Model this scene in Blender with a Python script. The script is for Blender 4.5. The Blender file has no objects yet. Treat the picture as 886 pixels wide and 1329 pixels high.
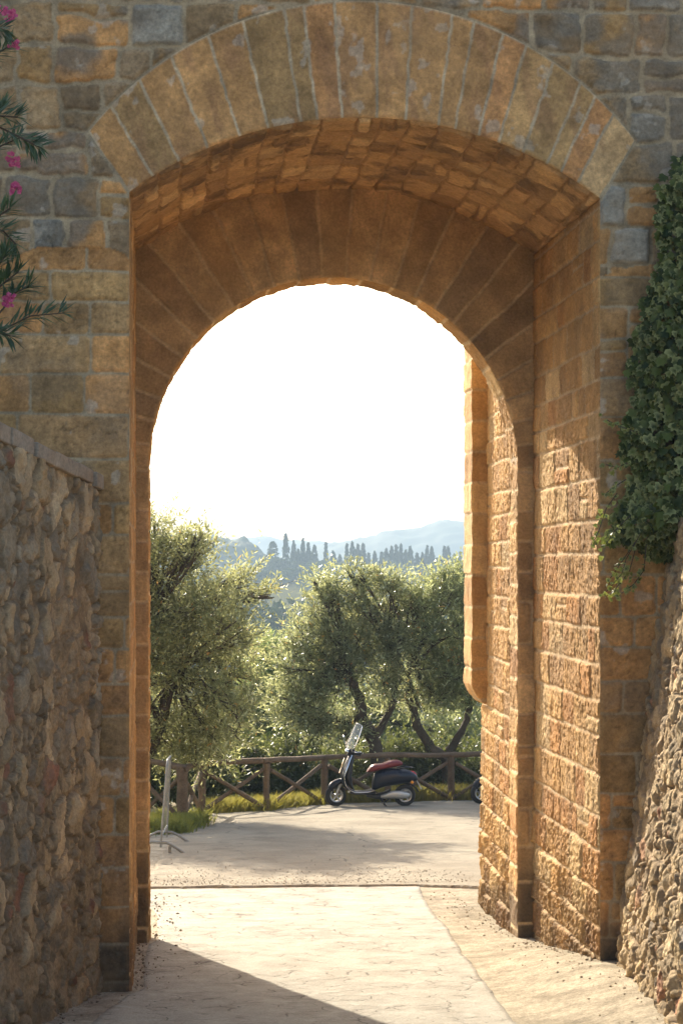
import bpy, math, random
import numpy as np
from mathutils import Vector, Matrix
R = math.radians
PI = math.pi
scene = bpy.context.scene
col = bpy.context.collection
# ------------------------------------------------------------------ layout helper
F = 2826.0
TH = math.atan(226 / 2826)
CAMZ = 3.5

def P(px, py, Y):
    """world X, Z of a spot measured in the photograph, on the upright plane at distance Y"""
    u = (px - 443) / F
    v = (735 - py) / F
    dx = math.sin(TH) + u * math.cos(TH)
    dy = math.cos(TH) - u * math.sin(TH)
    t = Y / dy
    return dx * t, CAMZ + v * t

def V3(px, py, Y):
    x, z = P(px, py, Y)
    return Vector((x, Y, z))

# ------------------------------------------------------------------ object helpers
def tag(o, label=None, cat=None, group=None, kind=None):
    if label: o['label'] = label
    if cat: o['category'] = cat
    if group: o['group'] = group
    if kind: o['kind'] = kind
    return o

def empty(name, loc=(0, 0, 0), rz=0):
    o = bpy.data.objects.new(name, None)
    col.objects.link(o)
    o.location = loc
    o.rotation_euler = (0, 0, rz)
    o.empty_display_size = .2
    return o

def link(name, me, mat=None, parent=None, org=None):
    o = bpy.data.objects.new(name, me)
    col.objects.link(o)
    if mat: me.materials.append(mat)
    if parent:
        o.parent = parent
        # children built in world metres are moved into the parent's space
        if org is not None:
            me.transform(Matrix.Translation(-Vector(org)))
    elif org is not None:
        me.transform(Matrix.Translation(-Vector(org)))
        o.location = org
    return o

def np_mesh(name, verts, faces, smooth=True, cols=None):
    verts = np.asarray(verts, dtype=np.float32)
    faces = np.asarray(faces, dtype=np.int32)
    k = faces.shape[1]
    me = bpy.data.meshes.new(name)
    me.vertices.add(len(verts))
    me.vertices.foreach_set('co', verts.ravel())
    me.loops.add(faces.size)
    me.loops.foreach_set('vertex_index', faces.ravel())
    me.polygons.add(len(faces))
    me.polygons.foreach_set('loop_start', np.arange(0, faces.size, k, dtype=np.int32))
    me.polygons.foreach_set('use_smooth', np.full(len(faces), smooth))
    me.update(calc_edges=True)
    if cols is not None:
        a = me.attributes.new('col', 'FLOAT_COLOR', 'POINT')
        c = np.asarray(cols, dtype=np.float32)
        if c.shape[1] == 3:
            c = np.concatenate([c, np.ones((len(c), 1), np.float32)], 1)
        a.data.foreach_set('color', c.ravel())
    return me

class MB:
    """collects simple solids in lists; build() links them as one mesh object"""
    def __init__(s):
        s.v = []; s.f = []
    def add(s, v, f):
        n = len(s.v)
        s.v += [tuple(p) for p in v]
        s.f += [tuple(i + n for i in q) for q in f]
    def box(s, x0, x1, y0, y1, z0, z1):
        v = [(x, y, z) for z in (z0, z1) for y in (y0, y1) for x in (x0, x1)]
        s.add(v, [(0, 2, 3, 1), (4, 5, 7, 6), (0, 1, 5, 4), (2, 6, 7, 3), (0, 4, 6, 2), (1, 3, 7, 5)])
    def hexa(s, v8):
        s.add(v8, [(0, 2, 3, 1), (4, 5, 7, 6), (0, 1, 5, 4), (2, 6, 7, 3), (0, 4, 6, 2), (1, 3, 7, 5)])
    def tube(s, pts, rad, n=8, jit=0, seed=0, cap=True, flat=1.0):
        pts = [Vector(p) for p in pts]
        if not isinstance(rad, (list, tuple)): rad = [rad] * len(pts)
        rg = random.Random(seed)
        vs = []; fs = []
        up = Vector((0, 0, 1))
        d0 = (pts[1] - pts[0]).normalized()
        a = d0.orthogonal().normalized() if abs(d0.z) > .9 else up.cross(d0).normalized()
        for i, p in enumerate(pts):
            if i == 0: d = d0
            elif i == len(pts) - 1: d = (pts[i] - pts[i - 1]).normalized()
            else: d = ((pts[i + 1] - pts[i]).normalized() + (pts[i] - pts[i - 1]).normalized()).normalized()
            a = (a - d * a.dot(d)).normalized()
            b = d.cross(a)
            for k in range(n):
                t = 2 * PI * k / n
                r = rad[i] * (1 + rg.uniform(-jit, jit))
                vs.append(p + a * math.cos(t) * r + b * math.sin(t) * r * flat)
        for i in range(len(pts) - 1):
            for k in range(n):
                fs.append((i * n + k, i * n + (k + 1) % n, (i + 1) * n + (k + 1) % n, (i + 1) * n + k))
        if cap:
            fs.append(tuple(reversed(range(n))))
            fs.append(tuple((len(pts) - 1) * n + k for k in range(n)))
        s.add(vs, fs)
    def lathe_y(s, prof, cx=0, cy=0, cz=0, n=32):
        """closed profile [(r, y)] turned about a Y axis through cx, cz"""
        vs = []; m = len(prof)
        for k in range(n):
            t = 2 * PI * k / n
            for r, y in prof:
                vs.append((cx + r * math.cos(t), cy + y, cz + r * math.sin(t)))
        fs = []
        for k in range(n):
            for j in range(m):
                a = k * m + j; b = k * m + (j + 1) % m
                c = ((k + 1) % n) * m + (j + 1) % m; d = ((k + 1) % n) * m + j
                fs.append((a, b, c, d))
        s.add(vs, fs)
    def sphere(s, c, rx, ry=None, rz=None, n=14, m=9):
        ry = ry or rx; rz = rz or rx
        vs = []; fs = []
        for i in range(m + 1):
            ph = PI * i / m
            for k in range(n):
                t = 2 * PI * k / n
                vs.append((c[0] + rx * math.sin(ph) * math.cos(t), c[1] + ry * math.sin(ph) * math.sin(t), c[2] + rz * math.cos(ph)))
        for i in range(m):
            for k in range(n):
                fs.append((i * n + k, (i + 1) * n + k, (i + 1) * n + (k + 1) % n, i * n + (k + 1) % n))
        s.add(vs, fs)
    def loft(s, secs, n=24, e=2.6, cap=True):
        """secs: (centre(x,y,z), half width, half height, tilt about Y) superellipse sections in the y/z plane"""
        vs = []; fs = []
        for (c, hw, hh, tl) in secs:
            for k in range(n):
                t = 2 * PI * k / n
                cy = math.copysign(abs(math.cos(t)) ** (2 / e), math.cos(t)) * hw
                cz = math.copysign(abs(math.sin(t)) ** (2 / e), math.sin(t)) * hh
                vs.append((c[0] + cz * math.sin(tl), c[1] + cy, c[2] + cz * math.cos(tl)))
        for i in range(len(secs) - 1):
            for k in range(n):
                fs.append((i * n + k, i * n + (k + 1) % n, (i + 1) * n + (k + 1) % n, (i + 1) * n + k))
        if cap:
            fs.append(tuple(reversed(range(n))))
            fs.append(tuple((len(secs) - 1) * n + k for k in range(n)))
        s.add(vs, fs)
    def build(s, name, mat, parent=None, org=None, smooth=True, bevel=0, sub=0):
        me = bpy.data.meshes.new(name)
        me.from_pydata(s.v, [], s.f)
        import bmesh
        bm = bmesh.new(); bm.from_mesh(me)
        bmesh.ops.recalc_face_normals(bm, faces=bm.faces)
        bm.to_mesh(me); bm.free()
        if smooth:
            me.polygons.foreach_set('use_smooth', [True] * len(me.polygons))
            me.set_sharp_from_angle(angle=R(40))
        me.update()
        o = link(name, me, mat, parent, org)
        if bevel:
            b = o.modifiers.new('bevel', 'BEVEL'); b.width = bevel; b.segments = 2; b.limit_method = 'ANGLE'
        if sub:
            b = o.modifiers.new('sub', 'SUBSURF'); b.levels = sub; b.render_levels = sub
        return o

# ------------------------------------------------------------------ numpy noise
def _h(ix, iy, seed):
    a = (ix.astype(np.int64) * 374761393 + iy.astype(np.int64) * 668265263 + int(seed) * 982451653) & 0xFFFFFFFF
    a = ((a ^ (a >> 13)) * 1274126177) & 0xFFFFFFFF
    a = (a ^ (a >> 16)) & 0xFFFFFFFF
    a = (a * 2246822519) & 0xFFFFFFFF
    a = a ^ (a >> 15)
    return (a & 0xFFFFFF) / float(0x1000000)

def vn(x, y, seed=0):
    xi = np.floor(x); yi = np.floor(y)
    fx = x - xi; fy = y - yi
    fx = fx * fx * (3 - 2 * fx); fy = fy * fy * (3 - 2 * fy)
    a = _h(xi, yi, seed); b = _h(xi + 1, yi, seed); c = _h(xi, yi + 1, seed); d = _h(xi + 1, yi + 1, seed)
    return (a + (b - a) * fx) * (1 - fy) + (c + (d - c) * fx) * fy

def fbm(x, y, o=4, seed=0, g=.5):
    s = 0; a = 1; t = 0
    for i in range(o):
        s = s + a * vn(x, y, seed + i * 17); t += a
        a *= g; x = x * 2.03 + 11.3; y = y * 2.03 + 5.7
    return s / t

def ss(a, b, x):
    t = np.clip((x - a) / (b - a), 0, 1)
    return t * t * (3 - 2 * t)

# ------------------------------------------------------------------ materials
def new_mat(name):
    m = bpy.data.materials.new(name); m.use_nodes = True
    return m, m.node_tree.nodes, m.node_tree.links, m.node_tree.nodes['Principled BSDF']

def tex(nt, kind, scale, detail=4, rough=.55, vec=None, **kw):
    n = nt.nodes.new(kind)
    n.inputs['Scale'].default_value = scale
    if 'Detail' in n.inputs: n.inputs['Detail'].default_value = detail
    if 'Roughness' in n.inputs: n.inputs['Roughness'].default_value = rough
    if vec is not None: nt.links.new(vec, n.inputs['Vector'])
    for k, v in kw.items(): setattr(n, k, v)
    return n

def ramp(nt, src, stops, interp='LINEAR'):
    n = nt.nodes.new('ShaderNodeValToRGB')
    n.color_ramp.interpolation = interp
    e = n.color_ramp.elements
    while len(e) < len(stops): e.new(.5)
    for i, (p, c) in enumerate(stops):
        e[i].position = p
        e[i].color = (c, c, c, 1) if isinstance(c, (int, float)) else (*c, 1)
    nt.links.new(src, n.inputs[0])
    return n.outputs[0]

def mixc(nt, a, b, fac, mode='MIX'):
    n = nt.nodes.new('ShaderNodeMix'); n.data_type = 'RGBA'; n.blend_type = mode
    for sock, v in ((0, fac), (6, a), (7, b)):
        if isinstance(v, (int, float)): n.inputs[sock].default_value = v
        elif isinstance(v, tuple): n.inputs[sock].default_value = (*v, 1)
        else: nt.links.new(v, n.inputs[sock])
    return n.outputs[2]

def bump(nt, bs, h, strength, dist, prev=None):
    n = nt.nodes.new('ShaderNodeBump')
    n.inputs['Strength'].default_value = strength
    n.inputs['Distance'].default_value = dist
    nt.links.new(h, n.inputs['Height'])
    if prev is not None: nt.links.new(prev, n.inputs['Normal'])
    nt.links.new(n.outputs[0], bs.inputs['Normal'])
    return n.outputs[0]

def stone_mat(name, lo=.62, hi=1.3, bstr=.6, base=None, rough=.92, hue=(.36, .22, .10)):
    m, N, L, bs = new_mat(name)
    nt = m.node_tree
    tc = N.new('ShaderNodeTexCoord').outputs['Object']
    if base is None:
        a = N.new('ShaderNodeAttribute'); a.attribute_name = 'col'; c = a.outputs['Color']
    else:
        rgb = N.new('ShaderNodeRGB'); rgb.outputs[0].default_value = (*base, 1); c = rgb.outputs[0]
    n1 = tex(nt, 'ShaderNodeTexNoise', 3.5, 6, .65, tc)
    n2 = tex(nt, 'ShaderNodeTexNoise', 38, 5, .7, tc)
    n3 = tex(nt, 'ShaderNodeTexNoise', 1.1, 3, .6, tc)
    c = mixc(nt, c, ramp(nt, n1.outputs[0], [(.3, lo), (.7, hi)]), 1, 'MULTIPLY')
    c = mixc(nt, c, ramp(nt, n2.outputs[0], [(.3, .72), (.68, 1.22)]), 1, 'MULTIPLY')
    c = mixc(nt, c, hue, ramp(nt, n3.outputs[0], [(.5, 0.0), (.75, .35)]))
    v = tex(nt, 'ShaderNodeTexVoronoi', 46, vec=tc)
    pit = ramp(nt, v.outputs['Distance'], [(.08, .35), (.26, 1.0)])
    pm = tex(nt, 'ShaderNodeTexNoise', 9, 2, .5, tc)
    c = mixc(nt, c, mixc(nt, c, pit, 1, 'MULTIPLY'), ramp(nt, pm.outputs[0], [(.5, 0.), (.62, .8)]))
    L.new(c, bs.inputs['Base Color'])
    bs.inputs['Roughness'].default_value = rough
    bs.inputs['Specular IOR Level'].default_value = .25
    b = bump(nt, bs, n2.outputs[0], bstr, .012)
    n4 = tex(nt, 'ShaderNodeTexNoise', 150, 3, .6, tc)
    bump(nt, bs, n4.outputs[0], bstr * .6, .004, b)
    return m

def plain(name, c, rough=.5, metal=0., spec=.5, coat=0., var=.12, scale=8):
    m, N, L, bs = new_mat(name)
    nt = m.node_tree
    tc = N.new('ShaderNodeTexCoord').outputs['Object']
    n = tex(nt, 'ShaderNodeTexNoise', scale, 4, .6, tc)
    L.new(mixc(nt, tuple(c), ramp(nt, n.outputs[0], [(.3, 1 - var), (.7, 1 + var)]), 1, 'MULTIPLY'), bs.inputs['Base Color'])
    L.new(ramp(nt, n.outputs[0], [(.3, max(0, rough - .06)), (.7, min(1, rough + .1))]), bs.inputs['Roughness'])
    bs.inputs['Metallic'].default_value = metal
    bs.inputs['Specular IOR Level'].default_value = spec
    bs.inputs['Coat Weight'].default_value = coat
    return m

def leaf_mat(name, trans=(.25, .32, .05), tf=.45, rough=.35, gloss=.5, mul=1.0):
    m = bpy.data.materials.new(name); m.use_nodes = True
    nt = m.node_tree; N = nt.nodes; L = nt.links
    bs = N['Principled BSDF']; out = N['Material Output']
    a = N.new('ShaderNodeAttribute'); a.attribute_name = 'col'
    c = mixc(nt, a.outputs['Color'], (mul, mul, mul), 1, 'MULTIPLY')
    L.new(c, bs.inputs['Base Color'])
    bs.inputs['Roughness'].default_value = rough
    bs.inputs['Specular IOR Level'].default_value = gloss
    t = N.new('ShaderNodeBsdfTranslucent')
    L.new(mixc(nt, c, trans, .6), t.inputs['Color'])
    mx = N.new('ShaderNodeMixShader'); mx.inputs[0].default_value = tf
    L.new(bs.outputs[0], mx.inputs[1]); L.new(t.outputs[0], mx.inputs[2]); L.new(mx.outputs[0], out.inputs['Surface'])
    return m

M = {}
M['stone'] = stone_mat('gate_stone')
M['warm'] = stone_mat('ochre_stone', .7, 1.25, .9, hue=(.52, .28, .085))
M['core'] = stone_mat('core_stone', base=(.34, .25, .15))
M['rubble'] = stone_mat('rubble_stone', .6, 1.35, .9, hue=(.30, .22, .14))
M['coping'] = stone_mat('coping_stone', .6, 1.25, .8, base=(.32, .265, .20))
M['wood'] = stone_mat('rail_wood', .6, 1.3, .5, base=(.155, .108, .068), hue=(.20, .145, .095))
M['bark'] = stone_mat('olive_bark', .5, 1.3, .9, base=(.085, .065, .045), hue=(.07, .05, .035))
M['leaf'] = leaf_mat('olive_leaf', (.42, .43, .19), .54, .30, .7, 1.8)
M['leafd'] = leaf_mat('shrub_leaf', (.22, .24, .06), .36, .4, .5, .8)
M['ivy'] = leaf_mat('ivy_leaf', (.35, .42, .06), .18, .45, .18, .8)
M['ole'] = leaf_mat('oleander_leaf', (.15, .25, .05), .22, .4, .4)
M['petal'] = leaf_mat('oleander_petal', (.8, .15, .3), .35, .6, .2)
M['grass'] = leaf_mat('grass_blade', (.55, .50, .10), .45, .6, .2)
M['far'] = leaf_mat('far_foliage', (.10, .14, .04), .15, .8, .1)

# ------------------------------------------------------------------ height-field surfaces
def grid_surface(name, us, vs, pos, nrm, hfun, mat, parent, org, keep=None, poly=None):
    """us, vs: 1-D parameter arrays; pos(U,V)->N,3; nrm: vector or fn; hfun(U,V)->(h, rgba); poly: closed outline to keep out of"""
    U, V = np.meshgrid(us, vs, indexing='xy')
    nu, nv = len(us), len(vs)
    U = U.ravel().astype(np.float64); V = V.ravel().astype(np.float64)
    sd = None
    if poly is not None:
        sd, npx, npy = poly_sdf(U, V, poly)
        step = max(us[1] - us[0], vs[1] - vs[0])
        sn = (sd < 0) & (sd > -1.5 * step)
        U[sn] = npx[sn]; V[sn] = npy[sn]
        alive = sd > -1.5 * step
        sd = np.maximum(sd, 0)
    h, c = hfun(U, V, sd)
    n = nrm(U, V) if callable(nrm) else np.asarray(nrm)[None, :]
    p = pos(U, V) + n * h[:, None]
    idx = np.arange(nu * nv).reshape(nv, nu)
    q = np.stack([idx[:-1, :-1].ravel(), idx[:-1, 1:].ravel(), idx[1:, 1:].ravel(), idx[1:, :-1].ravel()], 1)
    if poly is not None:
        k = alive[q].all(1) & (sd[q] > 0).any(1)
        q = q[k]
    if keep is not None:
        kk = keep(U, V)
        q = q[kk[q].any(1)]
    used = np.zeros(len(p), bool); used[q.ravel()] = True
    remap = np.cumsum(used) - 1
    me = np_mesh(name, p[used], remap[q], True, c[used])
    return link(name, me, mat, parent, org)

def poly_sdf(x, y, poly):
    P0 = np.asarray(poly); P1 = np.roll(P0, -1, 0)
    best = np.full(x.shape, 1e9); bx = np.zeros_like(x); by = np.zeros_like(y)
    inside = np.zeros(x.shape, bool)
    for (ax, ay), (cx, cy) in zip(P0, P1):
        dx, dy = cx - ax, cy - ay
        l2 = dx * dx + dy * dy
        if l2 < 1e-12: continue
        t = np.clip(((x - ax) * dx + (y - ay) * dy) / l2, 0, 1)
        qx = ax + t * dx; qy = ay + t * dy
        d = (x - qx) ** 2 + (y - qy) ** 2
        m = d < best
        best[m] = d[m]; bx[m] = qx[m]; by[m] = qy[m]
        if dy != 0:
            cr = ((ay > y) != (cy > y)) & (x < (cx - ax) * (y - ay) / (cy - ay) + ax)
            inside ^= cr
    d = np.sqrt(best)
    return np.where(inside, -d, d), bx, by

def ashlar(u, v, seed, u0, u1, v0, v1, hmin, hmax, wmin, wmax, warp=.012, split=.12):
    """irregular coursed masonry: returns edge distance and two random numbers per stone"""
    rg = random.Random(seed)
    uw = u + (fbm(u * 3.1, v * 3.1, 3, seed) - .5) * warp * 2 + (vn(u * 14, v * 14, seed + 5) - .5) * warp * .7
    vw = v + (fbm(u * 2.3 + 9, v * 3.7, 3, seed + 3) - .5) * warp * 2.4 + (vn(u * 12, v * 12, seed + 6) - .5) * warp * .7
    cs = [v0 - .3]
    while cs[-1] < v1 + .3: cs.append(cs[-1] + rg.uniform(hmin, hmax))
    cs = np.array(cs)
    ci = np.clip(np.searchsorted(cs, vw) - 1, 0, len(cs) - 2)
    e = np.zeros_like(u); r1 = np.zeros_like(u); r2 = np.zeros_like(u)
    for i in range(len(cs) - 1):
        m = ci == i
        js = [u0 - .3 - rg.uniform(0, wmax)]
        while js[-1] < u1 + .4: js.append(js[-1] + rg.uniform(wmin, wmax))
        js = np.array(js)
        if not m.any(): continue
        ki = np.clip(np.searchsorted(js, uw[m]) - 1, 0, len(js) - 2)
        dx = np.minimum(uw[m] - js[ki], js[ki + 1] - uw[m])
        lo = np.full(ki.shape, cs[i]); hi = np.full(ki.shape, cs[i + 1])
        sr = _h(ki, np.full(ki.shape, i), seed + 71)
        mid = cs[i] + (cs[i + 1] - cs[i]) * (.4 + .3 * _h(ki, np.full(ki.shape, i), seed + 72))
        sp = sr < split
        top = sp & (vw[m] > mid)
        hi = np.where(sp & ~top, mid, hi); lo = np.where(top, mid, lo)
        dy = np.minimum(vw[m] - lo, hi - vw[m])
        rc = .045
        e[m] = rc - np.hypot(np.maximum(rc - dx, 0), np.maximum(rc - dy, 0))
        sid = ki * 2 + top
        r1[m] = _h(sid, np.full(ki.shape, i), seed + 1); r2[m] = _h(sid, np.full(ki.shape, i), seed + 2)
    return e, r1, r2

def voronoi(u, v, su, sv, seed, jit=.85):
    """cell distances for rubble; returns F2-F1 (metres approx) and two randoms"""
    w = .75
    x = u / su + (fbm(u * 4, v * 4, 3, seed) - .5) * w; y = v / sv + (fbm(u * 4 + 7, v * 4, 3, seed + 9) - .5) * w
    xi = np.floor(x); yi = np.floor(y)
    f1 = np.full(x.shape, 1e9); f2 = f1.copy(); r1 = np.zeros_like(x); r2 = np.zeros_like(x)
    for dx in (-1, 0, 1):
        for dy in (-1, 0, 1):
            cx = xi + dx; cy = yi + dy
            px = cx + .5 + (_h(cx, cy, seed + 1) - .5) * jit; py = cy + .5 + (_h(cx, cy, seed + 2) - .5) * jit
            wgt = .75 + .5 * _h(cx, cy, seed + 5)
            d = np.hypot(x - px, y - py) * wgt
            m = d < f1
            f2 = np.where(m, f1, np.minimum(f2, d))
            r1 = np.where(m, _h(cx, cy, seed + 3), r1); r2 = np.where(m, _h(cx, cy, seed + 4), r2)
            f1 = np.where(m, d, f1)
    return (f2 - f1) * min(su, sv), r1, r2, f1

def pick(r, pal):
    """r in 0..1 -> colour; pal = [(weight, rgb)]"""
    w = np.cumsum([p[0] for p in pal]); w = w / w[-1]
    c = np.array([p[1] for p in pal])
    return c[np.clip(np.searchsorted(w, r), 0, len(pal) - 1)]

def finish(c, mort, stone_mask, v=None):
    m = stone_mask[:, None]
    return np.concatenate([c * m + np.asarray(mort)[None, :] * (1 - m), stone_mask[:, None]], 1)

TAN = (.34, .225, .115); OCH = (.375, .24, .12); OLV = (.285, .215, .12); GRY = (.265, .222, .157); BLU = (.205, .178, .138); PAL = (.43, .34, .215); RED = (.33, .17, .09)
MORT = (.43, .335, .205)

# ------------------------------------------------------------------ the ground's shape
GY = [-30, 0, 12, 18, 21.25, 24.3, 37, 42, 44.5, 48, 60, 100, 200, 350, 450, 600, 790, 815, 1000, 1500, 3350]
GZ = [1.9, 1.9, .378, 0, -.16, -.33, -.93, -1.17, -1.3, -2.6, -6.5, -16, -23, -15, -13, -8, 1.9, 2.0, -20, -32, -40]

def gz(X, Y):
    X = np.asarray(X, float); Y = np.asarray(Y, float)
    z = np.interp(Y, GY, GZ)
    r = ss(2.55, 3.7, X) * .2 * ss(8, 12, Y) * (1 - ss(17.9, 21.3, Y)) * ss(.0, 1., 1.)
    z = z + r
    far = ss(250, 500, Y) * (1 - ss(900, 1300, Y))
    z = z - far * np.clip((X - 35) * .03, -3, 4)
    roll = (fbm(X * .02, Y * .012, 3, 5) - .5) * 6
    z = z + far * roll * (1 - ss(640, 760, Y))
    lft = ss(.2, 1.4, -X) * ss(38.5, 40.5, Y) * (1 - ss(46, 60, Y)) * .0
    return z + lft

# ------------------------------------------------------------------ GATE
GO = (1.65, 18.0, 0.0)
gate = empty('stone_gate', GO)
tag(gate, 'tall medieval stone gateway with a segmental front arch and a lower round arch behind it', 'stone gate')
XL, XR = -.311, 3.609
ZI = 6.58                # impost of the front arch
ZC = 7.226               # crown of the front intrados
XC = (XL + XR) / 2
YF, YR, YB = 18.0, 21.25, 21.72
hw = (XR - XL) / 2
RI = (hw ** 2 + (ZC - ZI) ** 2) / (2 * (ZC - ZI)); CI = ZC - RI
AI = math.asin(hw / RI)
def intr(t):             # t 0..1 from left to right
    a = -AI + 2 * AI * t
    return XC + RI * math.sin(a), CI + RI * math.cos(a)
EX0, EX1, EZ, ET = -.644, 3.902, 7.07, 8.192
ehw = (EX1 - EX0) / 2; EXC = (EX0 + EX1) / 2
RE = (ehw ** 2 + (ET - EZ) ** 2) / (2 * (ET - EZ)); CE = ET - RE
AE = math.asin(ehw / RE)
def extr(t):
    a = -AE + 2 * AE * t
    return EXC + RE * math.sin(a), CE + RE * math.cos(a)
ST = .0125
front_poly = [(XL, -1.2), (XL, ZI)] + [extr(t) for t in np.linspace(0, 1, 41)] + [(XR, ZI), (XR, -1.2)]

def stains(c, x, z, seed, zlo=.1, zhi=1.0, amt=.8):
    """black damp crust low on the stones, an irregular patch of its own"""
    n = fbm(x * 1.7, z * 2.1, 4, seed)
    k = (1 - ss(zlo, zhi, z + (n - .5) * 1.6)) * amt
    return c * (1 - k[:, None]) + np.array([.045, .04, .033])[None, :] * k[:, None]

def front_h(u, v, sd):
    e1, a1, b1 = ashlar(u, v, 11, -2.8, 6, -.6, 9.4, .25, .37, .3, .95, .012, .07)
    e2, a2, b2 = ashlar(u, v, 23, -2.8, 6, -.6, 9.4, .27, .40, .24, .62, .040, .20)
    up = (v > 6.0 + (vn(u * 2, v * 0, 3) - .5) * .3)
    e = np.where(up, e2 - .012, e1 - .004); r1 = np.where(up, a2, a1); r2 = np.where(up, b2, b1)
    arc = v > ZI - .02
    e = np.where(arc, np.minimum(e, sd * .9 - .012), e)
    s = ss(0, .012, e)
    H = .008 + .010 * r2 + .012 * up
    n = fbm(u * 7, v * 7, 4, 31) - .5
    n2 = fbm(u * 26, v * 26, 3, 37) - .5
    rg = .5 + 1.1 * ss(.45, .8, vn(u * .9, v * .9, 8))
    h = s * (H * ss(-.005, .035, e) + n * .022 * rg * (1 + .8 * up) + n2 * .009) + (1 - s) * (n * .006 + .002)
    tilt = (r1 - .5) * .01
    h = h + tilt * s
    WM = np.array([1.36, 1.08, .76])
    fine = fbm(u * 22, v * 22, 4, 133); pits = ss(.66, .74, fbm(u * 34, v * 34, 2, 134)) * ss(.4, .6, fbm(u * 3, v * 3, 3, 135))
    run = fbm(u * 9, v * .8, 4, 136)
    h = h - s * pits * .004
    low = pick(r1, [(3, TAN), (2.4, OCH), (2.6, OLV), (1.5, (.30, .23, .14)), (.5, (.22, .19, .14)), (1, (.31, .23, .14))])
    hi = pick(r1, [(2, TAN), (2.0, GRY), (1.1, BLU), (1.6, OLV), (.8, OCH), (.8, (.29, .26, .20))])
    isg = (hi[:, :1] / hi[:, 2:3] < 1.45)
    c = np.where(up[:, None], np.where(isg, hi, hi * WM), low * WM)
    c = c * (.78 + .44 * r2)[:, None]
    c = c * (.72 + .56 * fine)[:, None] * (1 - .3 * pits)[:, None] * (.8 + .4 * run)[:, None]
    bl = ss(.50, .68, fbm(u * 2.6 + 3, v * 2.6, 5, 77)) * (.25 + .55 * up)
    c = c * (1 - bl[:, None]) + np.array([.20, .172, .128])[None, :] * bl[:, None]
    wh = ss(.70, .74, fbm(u * 5, v * 5, 4, 91)) * .5
    c = c * (1 - wh[:, None]) + np.array([.5, .44, .34])[None, :] * wh[:, None]
    c = stains(c, u, v, 41, .3, .95, .85)
    ed = ss(0, .02, sd)
    mo = np.array(MORT)[None, :] * (.45 + .8 * fbm(u * 6, v * 6, 4, 15))[:, None]
    mo = stains(mo, u, v, 41, .15, .75, .6)
    sm = s[:, None]
    cc = np.concatenate([c * sm + mo * (1 - sm), sm], 1)
    return h * ed, cc

us = np.arange(-2.6, 5.7, ST); vs = np.arange(-.45, 9.25, ST)
grid_surface('front_wall', us, vs, lambda u, v: np.stack([u, np.full_like(u, YF), v], 1), (0, -1, 0), front_h,
             M['stone'], gate, GO, poly=front_poly)

# voussoir ring
NV = 19
_rg = random.Random(5)
_jt = [0]
while len(_jt) < NV: _jt.append(_jt[-1] + _rg.uniform(.62, 1.38))
_jt = np.array(_jt + [_jt[-1] + 1.1]); _jt = _jt / _jt[-1]
RL = 2 * AI * RI
def ring_pos(u, v):
    ai = -AI + 2 * AI * u; ae = -AE + 2 * AE * u
    x = (XC + RI * np.sin(ai)) * (1 - v) + (EXC + RE * np.sin(ae)) * v
    z = (CI + RI * np.cos(ai)) * (1 - v) + (CE + RE * np.cos(ae)) * v
    return np.stack([x, np.full_like(u, YF), z], 1)
def ring_h(u, v, sd):
    p = ring_pos(u, v); x = p[:, 0]; z = p[:, 2]
    uw = u + ((fbm(x * 3, z * 3, 3, 8) - .5) * .02 + (vn(x * 16, z * 16, 9) - .5) * .012) / RL
    k = np.clip(np.searchsorted(_jt, uw) - 1, 0, NV - 1)
    wid = RL * (1 + .17 * v)
    du = np.minimum(uw - _jt[k], _jt[k + 1] - uw) * wid
    dv = (1 - v) * .95
    e = np.minimum(du, dv) - .005
    r1 = _h(k, k * 0, 61); r2 = _h(k, k * 0, 62)
    s = ss(0, .012, e)
    n = fbm(x * 7, z * 7, 4, 131) - .5; n2 = fbm(x * 26, z * 26, 3, 37) - .5
    h = s * (.008 + .008 * r2 + n * .012 + n2 * .006) + (1 - s) * (.008 + n * .006)
    c = pick(r1, [(3, (.37, .25, .13)), (2.2, OLV), (2, (.38, .235, .12)), (1.2, (.32, .235, .13)), (1, PAL)]) * (.85 + .3 * r2)[:, None] * np.array([1.40, 1.13, .82])
    ve = ss(.5, .8, fbm(x * 9 + z * 2, z * 2.2, 3, 14)) * .45
    c = c * (1 - ve[:, None]) + np.array([.30, .15, .075])[None, :] * ve[:, None]
    wh = ss(.68, .74, fbm(x * 7, z * 6, 4, 97)) * .45
    c = c * (1 - wh[:, None]) + np.array([.52, .46, .36])[None, :] * wh[:, None]
    ed = ss(0, .02, v) * ss(0, .012, np.minimum(u, 1 - u))
    c = c * (.74 + .52 * fbm(x * 22, z * 22, 4, 143))[:, None]
    mo = np.array([.52, .41, .26])[None, :] * (.45 + .85 * fbm(x * 4, z * 4, 4, 144))[:, None]
    return h * ed, np.concatenate([c * s[:, None] + mo * (1 - s[:, None]), s[:, None]], 1)
grid_surface('arch_ring', np.linspace(0, 1, 440), np.linspace(0, 1, 82), ring_pos, (0, -1, 0), ring_h, M['stone'], gate, GO)

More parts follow.
